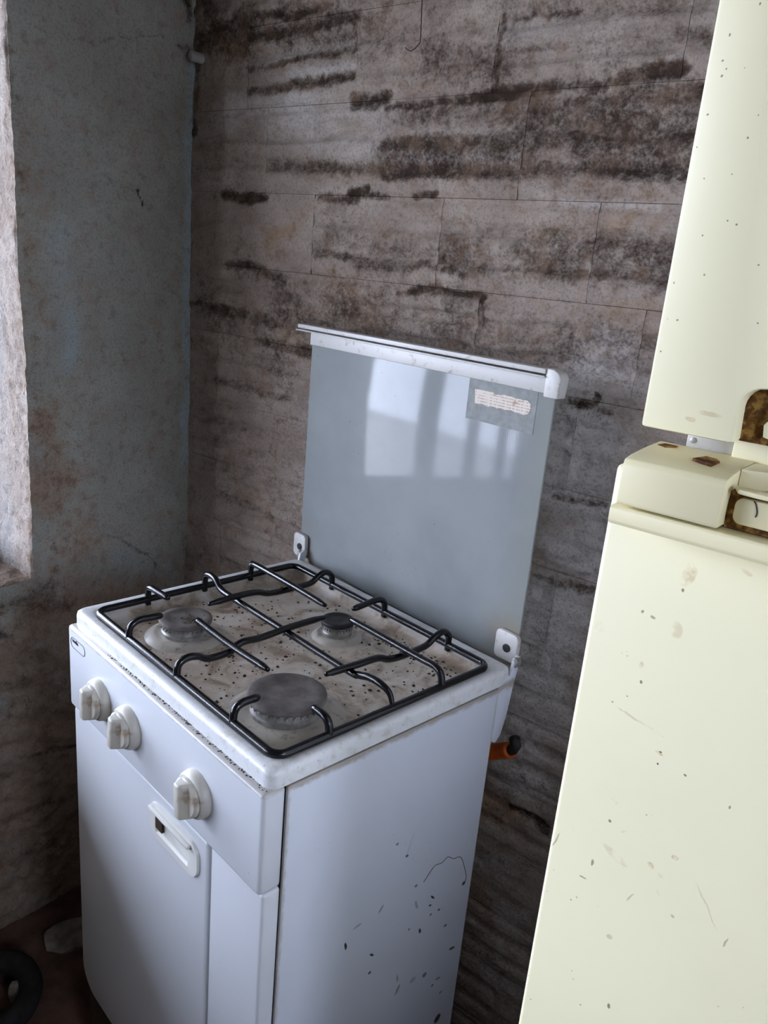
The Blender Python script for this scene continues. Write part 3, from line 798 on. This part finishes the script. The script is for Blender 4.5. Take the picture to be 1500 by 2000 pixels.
def paper_mat():
    t = NT('torn_printed_sticker'); 
    k = t.n('ShaderNodeTexWave', wave_type='BANDS', bands_direction='Z'); k.inputs['Scale'].default_value = 78; t.l(t.obj(), k.inputs['Vector'])
    ln = t.math('MULTIPLY', t.mapr(k.outputs['Fac'], .55, .75), t.mapr(t.noise(1, 3, vec=t.scaled((420, 1, 60))), .45, .55))
    c = t.mix(t.math('MULTIPLY', ln, .65), (.62, .55, .47), (.25, .16, .12))
    c = t.mix(t.mapr(t.noise(60, 4), .55, .68, 0, .9), c, (.30, .20, .12))
    return t.done(c, .7, .3)
M['paper'] = paper_mat()
M['film'] = plain('grey_sticker_film', (.20, .21, .20), .5, .2, var=.15, scale=80)
M['ink'] = plain('dark_print', (.05, .045, .06), .5, .3)
M['crumb'] = plain('charred_crumbs', (.035, .028, .022), .9, .1, var=.5, scale=200)
M['dust'] = plain('dust_lump', (.11, .085, .07), .95, .1, var=.4, scale=200)
M['orange'] = plain('orange_rubber', (.55, .10, .012), .5, .4, var=.2, scale=40)
M['rubber'] = plain('black_rubber', (.018, .016, .015), .8, .2, var=.3, scale=40)
M['chunk'] = plain('pale_plaster_lump', (.20, .17, .14), .95, .1, var=.3, scale=40, bump=.6)
M['wire'] = plain('black_wire', (.02, .02, .02), .6, .3)
M['web'] = plain('grey_cobweb', (.30, .28, .26), .9, .1)

# ---------------------------------------------------------------- gas stove
S_LOC, S_ROT = (0.32262, -0.46209, 0), -0.1323
SW = .50
stove = empty('gas_stove', S_LOC, S_ROT, 'dirty white gas stove with glass lid raised and three burners, left of the cream refrigerator', 'stove')
box('inner_body', (.006, SW-.006, .006, .384, .03, .833), M['core'], stove)
box('side_panel', (SW-.004, SW+.001, .0245, .391, .02, .8345), M['side'], stove, .0012)
box('side_panel', (-.001, .004, .0245, .391, .02, .8345), M['front'], stove, .0012)
box('back_panel', (.004, SW-.004, .385, .391, .02, .8345), M['front'], stove)
cp = box('control_panel', (-.001, SW+.001, -.0085, .0225, .7025, .837), M['front'], stove, .0055, 3)
# badge on the control panel: a thin pill outline with a scribble of dark print
out = rrect(.010, .058, .806, .8225, .008)
pth = [Vector((x, -.0086, z)) for x, z in out]
badge = from_bm('badge_outline', tube_bm(pth, .0006, 6, closed=True), M['ink'], cp); badge['label'] = 'thin dark pill outline of the badge'
bm = bmesh.new(); rr = random.Random(3)
for k in range(6):
    x = .0165+k*.0032; h = rr.choice((.0045, .0055, .0035))
    box_bm(x, x+.0014, -.0092, -.0084, .8155, .8155+h, bm=bm)
    if k % 2: box_bm(x, x+.003, -.0092, -.0084, .8155, .8167, bm=bm)
from_bm('badge_print', bm, M['ink'], cp)
def knob(x, z, turn):
    bm = lathe_bm([(.0305, 0), (.0308, .003), (.0295, .0095), (.0268, .0125), (.0262, .0128), (.0256, .0122), (.0252, .0126), (.0250, .0165), (.0225, .0195)], 0, 0, 0, 40, 'y')
    sk = from_bm('knob', bm, M['ivory'], cp, angle=35); sk.location = (x, -.0085, z)
    g = box_bm(-.0135, .0135, -.0300, -.0125, -.0238, .0238, 0)
    for v in g.verts:
        if v.co.y < -.025: v.co.x *= .42; v.co.z *= .97
    bmesh.ops.bevel(g, geom=g.edges[:], offset=.0028, segments=3, profile=.5, affect='EDGES')
    gr = from_bm('knob_grip', g, M['ivory'], sk, angle=50); gr.rotation_euler = (0, turn, 0)
# thing > control_panel > knob would make knob_grip a fourth level, so knobs hang on the stove itself
def knob_on_stove(x, z, turn):
    global cp
    keep = cp; cp = stove; knob(x, z, turn); cp = keep
for x, t_ in ((.109, .04), (.196, .10), (.371, -.06)): knob_on_stove(x, .764, t_)
# cupboard door with its recessed pull
dz0, dz1, dx1 = .150, .6995, .389
pd = [(-.001, dz1)]+[(-.001+.05-.05*math.cos(math.radians(a)), dz0+.05-.05*math.sin(math.radians(a))) for a in range(0, 91, 15)]+[(dx1-.03, dz0), (dx1, dz0+.03), (dx1, dz1)]
hx0, hx1, hz0, hz1 = .252, .366, .628, .682          # opening for the pull
bm = prism_bm(pd, 1, -.0035, .020, .007, 3)
door = from_bm('cupboard_door', bm, M['front'], stove, angle=40)
pl_ = rrect(hx0-.006, hx1+.004, hz0, hz1, .020)
bm = bmesh.new()
inn = rrect(hx0+.012, hx1-.018, hz0+.010, hz1-.012, .003)
va = [bm.verts.new((x, -.0036, z)) for x, z in pl_]; vb = [bm.verts.new((x, -.0072, z)) for x, z in [(a*.985+.015*.309, b*.985+.015*.655) for a, b in pl_]]
vc = [bm.verts.new((x, -.0072, z)) for x, z in inn]; vd = [bm.verts.new((x+(.004 if x < .3 else -.006), -.0040, z-(.004 if z > .65 else -.002))) for x, z in inn]
N_ = len(va)
for r0, r1 in ((va, vb), (vb, vc), (vc, vd)):
    for i in range(N_): bm.faces.new((r0[i], r0[(i+1) % N_], r1[(i+1) % N_], r1[i]))
bm.faces.new(vd)
bmesh.ops.recalc_face_normals(bm, faces=bm.faces[:])
pull = from_bm('door_pull', bm, M['handle'], door, angle=30); pull['label'] = 'white plastic recessed pull'
box('pull_lip', (hx0+.0, hx1-.012, -.0125, -.0068, hz1-.0125, hz1-.0065), M['handle'], door, .002)
box('pull_slot_shade', (hx0+.013, hx0+.030, -.0078, -.0038, hz0+.018, hz1-.014), M['core'], door)  # solid dark block, its colour stands in for the shaded hollow
box('front_strip', (dx1+.004, SW+.0005, -.0025, .0225, .06, .7005), M['front'], stove, .004, 3)
box('plinth', (.02, SW-.02, .03, .05, .0, .15), M['core'], stove)
# hob: a pressed tray with a raised rim
HT = .86
OR = (0, SW, .0005, .420)
loops = [((OR[0], OR[1], OR[2], OR[3]), .014, HT-.0235), ((OR[0], OR[1], OR[2], OR[3]), .014, HT-.008), ((.0012, SW-.0012, .0017, .4188), .013, HT-.003), ((.0045, SW-.0045, .005, .4155), .012, HT-.0004), ((.008, SW-.008, .0085, .412), .011, HT),
         ((.026, .488, .0140, .392), .024, HT), ((.030, .485, .0172, .3885), .022, HT-.0015), ((.036, .480, .0225, .383), .018, HT-.010), ((.042, .474, .029, .377), .015, HT-.0145), ((.05, .466, .037, .369), .012, HT-.0155)]
bm = bmesh.new(); rings = []
for (x0, x1, y0, y1), r, z in loops: rings.append([bm.verts.new((x, y, z)) for x, y in rrect(x0, x1, y0, y1, r, 8)])
for a, b in zip(rings[:-1], rings[1:]):
    n = len(a)
    for i in range(n): bm.faces.new((a[i], a[(i+1) % n], b[(i+1) % n], b[i]))
bm.faces.new(rings[-1])
bmesh.ops.recalc_face_normals(bm, faces=bm.faces[:])
hob = from_bm('hob_tray', bm, M['hob'], stove, angle=50); hob['label'] = 'stained white enamel hob tray strewn with dirt'
# burners
def burner(x, y, rc, capm, h):
    zb = HT-.0158
    cup = from_bm('burner', lathe_bm([(rc*1.52, 0), (rc*1.46, .0015), (rc*1.34, .0045), (rc*1.22, .0068), (rc*1.12, .0072), (rc*1.04, .006), (rc*.95, .006)], x, y, zb, 56), M['cup'], stove, angle=50)
    bm = lathe_bm([(rc*.90, .004), (rc*.90, .0105), (rc*.84, .012), (rc*.84, .0165*h), (rc*.88, .0175*h), (rc*.88, .0195*h)], x, y, zb, 56)
    n = 30
    for k in range(n):                               # the little gas ports under the cap
        a = 2*math.pi*k/n; c_, s_ = math.cos(a), math.sin(a)
        b2 = box_bm(-.0015, .0015, -.0012, .0012, 0, .0034)
        for v in b2.verts: px_, py_ = v.co.x+rc*.885, v.co.y; v.co = (x+px_*c_-py_*s_, y+px_*s_+py_*c_, zb+.0142*h+v.co.z)
        me = bpy.data.meshes.new('t'); b2.to_mesh(me); b2.free(); bm.from_mesh(me); bpy.data.meshes.remove(me)
    from_bm('burner_crown', bm, M['alu'], cup, angle=40)
    z1 = .0192*h
    from_bm('burner_cap', lathe_bm([(rc*.93, z1), (rc*.985, z1+.0015), (rc, z1+.004), (rc*.985, z1+.0062), (rc*.93, z1+.0072), (rc*.72, z1+.0074), (rc*.66, z1+.0062), (rc*.3, z1+.0064), (rc*.02, z1+.0066)], x, y, zb, 56), capm, cup, angle=60)
    return zb+z1+.0066
zt1 = burner(.394, .100, .0500, M['cap'], 1.25)
zt2 = burner(.138, .108, .0385, M['cap'], 1.15)
zt3 = burner(.264, .292, .0255, M['blackcap'], 1.15)
# pan support: a wire frame with twelve bars
fr = [Vector((x, y, HT+.0035)) for x, y in rrect(.0335, .4825, .0200, .3860, .016, 6)]
grate = from_bm('pan_support', tube_bm(fr, .0052, 10, closed=True), M['grate'], stove, smooth=True); grate['label'] = 'glossy black wire pan support'
F = HT+.004
BARS = [
    [(.0335, .103, F), (.036, .103, F+.017), (.046, .103, F+.022), (.092, .106, F+.022)],
    [(.0335, .203, F), (.036, .203, F+.018), (.048, .203, F+.024), (.068, .202, F+.023), (.086, .200, F+.014), (.12, .199, F+.012), (.25, .198, F+.012), (.395, .197, F+.012), (.417, .197, F+.015), (.436, .198, F+.020), (.456, .198, F+.021), (.473, .199, F+.015), (.481, .199, F)],
    [(.0335, .292, F), (.036, .292, F+.018), (.048, .292, F+.023), (.15, .291, F+.023), (.236, .290, F+.021)],
    [(.138, .020, F), (.138, .0225, F+.016), (.138, .034, F+.023), (.139, .052, F+.023), (.139, .070, F+.022)],
    [(.268, .020, F), (.268, .0225, F+.016), (.268, .034, F+.022), (.268, .050, F+.020), (.268, .066, F+.012), (.268, .096, F+.012), (.267, .118, F+.020), (.266, .150, F+.018), (.265, .20, F+.020), (.265, .264, F+.020)],
    [(.397, .020, F), (.397, .0225, F+.015), (.397, .032, F+.021), (.397, .056, F+.021)],
    [(.138, .386, F), (.138, .3835, F+.016), (.138, .370, F+.025), (.138, .355, F+.021), (.138, .338, F+.012), (.138, .29, F+.011), (.138, .255, F+.013), (.138, .232, F+.020), (.138, .20, F+.022), (.139, .145, F+.021)],
    [(.268, .386, F), (.268, .3835, F+.016), (.268, .371, F+.024), (.267, .345, F+.022), (.267, .318, F+.020)],
    [(.405, .386, F), (.405, .3835, F+.016), (.405, .370, F+.025), (.405, .354, F+.021), (.405, .335, F+.012), (.405, .29, F+.010), (.405, .262, F+.013), (.404, .242, F+.020), (.403, .20, F+.021), (.400, .155, F+.021)],
    [(.4825, .287, F), (.480, .287, F+.015), (.468, .288, F+.022), (.44, .288, F+.022), (.35, .289, F+.022), (.293, .290, F+.021)],
    [(.4825, .095, F), (.480, .095, F+.014), (.470, .095, F+.020), (.450, .095, F+.020)],
    [(.182, .101, F+.023), (.265, .101, F+.0205), (.350, .103, F+.021)],
]
for b in BARS:
    from_bm('grate_bar', tube_bm(crom(b), .0050, 10, taper=lambda t: 1 if t < .93 else 1-.4*(t-.93)/.07), M['grate'], grate, smooth=True)
for (x, y) in ((.0335, .103), (.0335, .203), (.0335, .292), (.138, .386), (.268, .386), (.405, .386)):   # small feet of the bars below the frame
    box('grate_foot', (x-.004, x+.004, y-.004, y+.004, HT-.006, HT+.004), M['grate'], grate, .0015)
# glass lid, raised against the wall
LY = .4400
LX0, LX1, LZ0, LZ1 = -.0205, .4885, HT-.014, HT+.390
lid = box('glass_lid', (LX0, LX1, LY, LY+.004, LZ0, LZ1), M['glass'], stove, .0008); lid['label'] = 'frosted patterned glass lid standing upright'
box('lid_band', (LX0-.001, LX1+.004, LY-.004, LY+.009, LZ1-.006, LZ1+.0165), M['trim'], lid, .0015)
box('lid_lip', (LX0-.030, LX1-.014, LY-.0105, LY+.010, LZ1+.0195, LZ1+.0265), M['trim'], lid, .0015)
box('lid_lip_edge', (LX0-.034, LX1-.014, LY-.0115, LY+.009, LZ1+.0150, LZ1+.0172), M['trim'], lid, .0006)
pe = [(LX1-.014, LZ1-.010), (LX1+.008, LZ1-.010), (LX1+.010, LZ1+.016), (LX1+.006, LZ1+.023), (LX1-.003, LZ1+.027), (LX1-.014, LZ1+.027)]
from_bm('lid_end_cap', prism_bm(pe, 1, LY-.008, LY+.012, .002), M['trim'], lid, angle=40)
stk = box('sticker_film', (.342, .462, LY-.0004, LY+.0001, HT+.326, HT+.384), M['film'], lid)
rp_ = random.Random(5); ps = []
for k in range(15): ps.append((.354+k*.0066, HT+.3695+rp_.uniform(-.0012, .0012)))
ps += [(.4525, HT+.366), (.4535, HT+.360), (.4515, HT+.3535)]
for k in range(15): ps.append((.449-k*.0066, HT+.3505+rp_.uniform(-.0012, .0012)))
from_bm('printed_sticker', prism_bm(ps, 1, LY-.0009, LY-.0003), M['paper'], lid)['label'] = 'torn cream paper sticker with faded print'
for x0, x1, sgn in ((SW-.046, SW-.006, 1), (-.030, .004, -1)):
    pb = rrect(x0, x1, HT-.004, HT+.040, .008, 4)
    b = from_bm('hinge_plate', prism_bm(pb, 1, LY-.009, LY-.001, .0015), M['trim'], lid, angle=40)
    from_bm('hinge_screw', lathe_bm([(.0062, 0), (.0062, .0015), (.004, .0022), (.001, .0018)], (x0+x1)/2+.002, LY-.009, HT+.016, 20, 'y'), M['blackcap'], lid, angle=40)
    xs_ = SW-.003 if sgn > 0 else -.003
    from_bm('hinge_pin', (lambda bm: bm)(box_bm(xs_-.003, xs_+.005, .421, .437, HT-.004, HT+.012, .0035, 3)), M['rivet'], stove, angle=40)
    pk = [(.3915, .836), (.3915, .748), (.402, .742), (.413, .752), (.421, .782), (.428, .833), (.436, .870), (.430, .874), (.421, .868), (.417, .845)]
    from_bm('rear_bracket', prism_bm(pk, 0, SW-.005 if sgn > 0 else 0, SW if sgn > 0 else .005, .001), M['side'] if sgn > 0 else M['front'], stove, angle=40)
# hairline crack and cobweb strands on the side panel, as thin threads lying on the paint
for nm, pts_ in (('side_crack', SIDE_CRACK),):
    path = crom([(SW+.0012, y, z) for y, z in pts_], .003)
    c_ = from_bm('crack_line', tube_bm(path, .0005, 5), M['dust'], stove); c_['label'] = 'dark jagged crack in the side enamel'
# dirt on the hob
bm = bmesh.new(); rc_ = random.Random(21)
def flake(bm, x, y, z, s):
    vs_ = []
    a0 = rc_.uniform(0, 6)
    for k in range(5):
        a = a0+k*1.257; r = s*rc_.uniform(.5, 1.2); vs_.append(bm.verts.new((x+r*math.cos(a), y+r*math.sin(a), z)))
    tp = bm.verts.new((x+rc_.uniform(-.3, .3)*s, y+rc_.uniform(-.3, .3)*s, z+s*rc_.uniform(.4, .9)))
    for k in range(5): bm.faces.new((vs_[k], vs_[(k+1) % 5], tp))
    bm.faces.new(vs_[::-1])
for k in range(900):
    if k < 560: x, y = rc_.uniform(.05, .466), rc_.uniform(.037, .369)
    elif k < 740: x, y = rc_.uniform(.20, .466), rc_.gauss(.345, .02)
    else: x, y = rc_.gauss(.2, .06), rc_.gauss(.13, .06)
    if not (.048 < x < .468 and .035 < y < .371): continue
    if any(math.hypot(x-a, y-b) < r for a, b, r in ((.394, .100, .076), (.138, .108, .06), (.264, .292, .04))): continue
    flake(bm, x, y, HT-.0156, min(.0042, abs(rc_.gauss(.0010, .0011))+.0005))
for k in range(330):
    x = rc_.uniform(.02, .497); flake(bm, x, rc_.uniform(-.0030, .0004), .8366, rc_.uniform(.0006, .0021) if x > .12 else .0007)
cr = from_bm('crumbs', bm, M['crumb'], stove); cr['kind'] = 'stuff'; cr['label'] = 'black crumbs and flakes scattered over the hob'
bm = bmesh.new()
for k in range(60):
    a, r = rc_.uniform(0, 6.28), abs(rc_.gauss(0, .009)); flake(bm, .145+r*math.cos(a), .112+r*math.sin(a), zt2-.0005, rc_.uniform(.0015, .0035))
db = from_bm('dirt_heap', bm, M['dust'], stove); db['kind'] = 'stuff'; db['label'] = 'small heap of dirt on the burner cap'

# ---------------------------------------------------------------- refrigerator
fridge = empty('refrigerator', (1.44, -.3, 0), 0, 'tall cream refrigerator with rusty freezer door handle, beside the gas stove', 'refrigerator')
def fpart(o): o.matrix_parent_inverse = fridge.matrix_world.inverted(); return o
bpy.context.view_layer.update()
M['fridge_low'] = enamel('cream_paint_lower_door', CREAM, dirt=(.36, .25, .12), amount=.25, spots=FRIDGE_SPOTS, plane='xz', dark=(.16, .10, .05), rough=.38)
M['fridge_up'] = enamel('cream_paint_freezer_door', CREAM, dirt=(.36, .25, .12), amount=.2, spots=FREEZER_SPOTS, plane='xz', dark=(.16, .10, .05), rough=.38)
M['fridge_cap'] = enamel('yellowed_cream_plastic', (.82, .74, .46), dirt=(.36, .22, .09), amount=.5, rough=.4)
FX1 = 1.70
def fmesh(name, bm, mat, parent=None, angle=35):
    o = from_bm(name, bm, mat, None, angle=angle)
    o.parent = parent or fridge; o.matrix_parent_inverse = fridge.matrix_world.inverted(); return o
M['fridge_side'] = plain('white_bounce_cabinet', (.84, .84, .83), .4, .4, var=.03)  # hidden cabinet made white instead of cream to bounce more light
fmesh('body', box_bm(1.170, FX1-.01, -.502, -.05, .06, 1.76, .006), M['fridge_side'])
# lower door
fmesh('main_door', box_bm(1.1425, FX1, -.550, -.504, .09, 1.2765, .0035, 3), M['fridge_low'])
# cap moulding along the top of the lower door: a bottom strip, two end blocks and a scooped grip between
md = fridge.children[-1]
st_ = [(-.5495, 1.2415), (-.5700, 1.2425), (-.5715, 1.2450), (-.5715, 1.2530), (-.5695, 1.2545), (-.5495, 1.2545)]
fmesh('cap_strip', prism_bm(st_, 0, 1.1515, FX1-.009, .0006), M['fridge_cap'])
eb = [(-.5495, 1.2555), (-.5700, 1.2560), (-.5715, 1.2575), (-.5712, 1.2820), (-.5690, 1.2855), (-.5600, 1.2870), (-.5350, 1.2890), (-.512, 1.2900), (-.512, 1.2770), (-.5495, 1.2770)]
for a, b in ((1.1545, 1.2170), (FX1-.075, FX1-.012)):
    fmesh('cap_block', prism_bm(eb, 0, a, b, .0012), M['fridge_cap'])
tp = [(-.5600, 1.2840), (-.5590, 1.2860), (-.5350, 1.2885), (-.512, 1.2895), (-.512, 1.2770), (-.553, 1.2770)]
fmesh('cap_top', prism_bm([(1.2172, -.512), (1.2172, -.545), (1.2230, -.5430), (1.236, -.5360), (1.262, -.5300), (1.36, -.5280), (1.46, -.5300), (1.60, -.5360), (FX1-.0755, -.545), (FX1-.0755, -.512)], 2, 1.2771, 1.2890, .001), M['fridge_cap'])
fmesh('grip_rust', box_bm(1.2172, FX1-.0755, -.5562, -.5505, 1.2550, 1.2775), M['rust'])
ip = rrect(1.2215, FX1-.080, 1.2592, 1.2752, .005, 5)
fmesh('grip_panel', prism_bm(ip, 1, -.5600, -.5520, .0010), M['fridge_cap'])
fmesh('grip_lip', prism_bm([(1.219, -.5560), (1.223, -.5655), (1.234, -.5675), (FX1-.09, -.5675), (FX1-.079, -.5655), (FX1-.076, -.5560)], 2, 1.2782, 1.2812, .0009), M['fridge_cap'])
# freezer door with the notch of its grip in the lower edge
fx0, fz0, fz1, nx0, nx1 = 1.1535, 1.3035, 1.775, 1.2090, 1.400
def arc(cx, cz, r, a0, a1, n=6): return [(cx+r*math.cos(math.radians(a0+(a1-a0)*k/n)), cz+r*math.sin(math.radians(a0+(a1-a0)*k/n))) for k in range(n+1)]
no = [(fx0, fz0), (nx0+.0015, fz0)]+arc(nx0+.013, 1.3250, .0125, 180, 90)+arc(nx1-.013, 1.3250, .0125, 90, 0)+[(nx1, fz0), (FX1, fz0), (FX1, fz1), (fx0, fz1)]
fmesh('freezer_door', prism_bm(no, 1, -.550, -.504, .0022, 2), M['fridge_up'])
rr_ = fmesh('rusty_grip', box_bm(nx0-.003, nx1+.003, -.536, -.530, fz0+.0005, 1.342), M['rust']); rr_['label'] = 'rusted brown recess of the freezer door handle'
pc = [(1.2235, 1.3090), (1.2225, 1.3160), (1.2275, 1.3230), (1.238, 1.3260), (1.30, 1.327), (1.37, 1.325), (1.385, 1.315), (1.383, 1.306), (1.30, 1.3045), (1.24, 1.305)]
fmesh('grip_paint', prism_bm(pc, 1, -.5385, -.5355), M['fridge_up'])
for pts_ in ([(1.1885, -.547), (1.1920, -.532), (1.1990, -.533), (1.2030, -.540), (1.2015, -.552), (1.1950, -.550)], [(1.1585, -.526), (1.1600, -.516), (1.1690, -.515), (1.1700, -.524), (1.1640, -.529)]):
    fmesh('rust_chip', prism_bm(pts_, 2, 1.2860, 1.2898), M['rust'])
fmesh('grip_crack', tube_bm(crom([(1.2315, -.5602, 1.2752), (1.2330, -.5602, 1.2735), (1.2345, -.5602, 1.2690), (1.2342, -.5602, 1.2660)], .001), .0004, 5), M['wire'])
# strip and hinge between the doors
fmesh('hinge_plate', box_bm(1.1720, 1.2020, -.5120, -.5025, 1.2895, 1.3000, .0008), M['trim'])
fmesh('middle_rail', box_bm(1.2025, FX1-.012, -.5160, -.5025, 1.2870, 1.3020, .001), M['fridge_up'])
fmesh('hinge_screw', lathe_bm([(.0020, 0), (.0020, .0006), (.0012, .001)], 1.1760, -.512, 1.2945, 16, 'y'), M['rivet'])
for x, y in ((1.20, -.47), (1.66, -.47), (1.20, -.09), (1.66, -.09)):
    fmesh('foot', lathe_bm([(.018, 0), (.018, .01), (.012, .014), (.012, .062)], x, y, -.003, 20), M['blackcap'])

# ---------------------------------------------------------------- small things
# orange gas hose behind the stove
hose = crom([(.770, -.062, .52), (.785, -.058, .60), (.812, -.056, .655), (.845, -.060, .683), (.868, -.068, .700)], .004)
h_ = from_bm('gas_hose', tube_bm(hose, .0125, 14), M['orange'], None, smooth=True)
setp(h_, label='orange rubber gas hose hanging behind the stove', category='hose')
pf = [Vector((.866, -.067, .698)), Vector((.872, -.070, .704)), Vector((.878, -.075, .716)), Vector((.876, -.078, .728))]
from_bm('hose_fitting', tube_bm(pf, .0085, 12), M['blackcap'], h_, smooth=True)
# ring and rubble in the dark corner of the floor
def ring_tire(cx, cy, R_, r):
    path = [Vector((cx+R_*math.cos(2*math.pi*k/48), cy+R_*math.sin(2*math.pi*k/48), r*1.05)) for k in range(48)]
    return tube_bm(path, r, 12, closed=True, flat=1.0)
t_ = from_bm('rubber_ring', ring_tire(.118, -.553, .085, .022), M['rubber'], None, smooth=True)
setp(t_, label='black rubber ring lying on the floor under the window', category='ring')
def lump(name, cx, cy, r, seed, flat=.6, label='', cat='rubble', rot=0, group=None):
    bm = bmesh.new(); bmesh.ops.create_icosphere(bm, subdivisions=3, radius=1)
    P_ = np.array([v.co[:] for v in bm.verts]); nz = fbm(P_[:, 0]*1.3+seed, P_[:, 1]*1.3, P_[:, 2]*1.3, 3)
    for v, k in zip(bm.verts, nz):
        v.co = v.co*(1+.45*k); v.co.x = max(-.8, min(.8, v.co.x))*r*1.2; v.co.y = max(-.75, min(.75, v.co.y))*r*.8; v.co.z = max(-.6, min(.7, v.co.z))*r*flat
    zmin = min(v.co.z for v in bm.verts)
    o = from_bm(name, bm, M['chunk'], None, angle=35); o.location = (cx, cy, -zmin-.006); o.rotation_euler = (0, 0, rot)
    setp(o, label=label, category=cat)
    if group: o['group'] = group
    return o
lump('plaster_lump', .150, -.490, .026, 4.0, 1.0, 'pale lump of plaster lying inside the rubber ring', rot=.5)
lump('plaster_slab', .085, -.340, .065, 9.0, .14, 'flat dusty slab of fallen plaster against the left wall', rot=1.2)
# a plaster-covered peg in the corner of the walls and a thread hanging on the back wall
from_bm('wall_peg', lathe_bm([(.009, -.03), (.009, .004), (.008, .006), (.005, .0075), (.002, .0072)], -.004, -.002, 1.722, 20, 'y'), M['web'], None, angle=40)
setp(bpy.data.objects['wall_peg'], label='small round plaster-covered peg high in the corner of the walls', category='peg')
th = crom([(.510, .008, 1.90), (.511, .007, 1.80), (.5115, .007, 1.765), (.515, .007, 1.712), (.513, .007, 1.702), (.499, .007, 1.694), (.487, .008, 1.700)], .006)
from_bm('hanging_wire', tube_bm(th, .0008, 6), M['wire'], None, smooth=True)
setp(bpy.data.objects['hanging_wire'], label='thin black wire hanging against the upper back wall', category='wire')
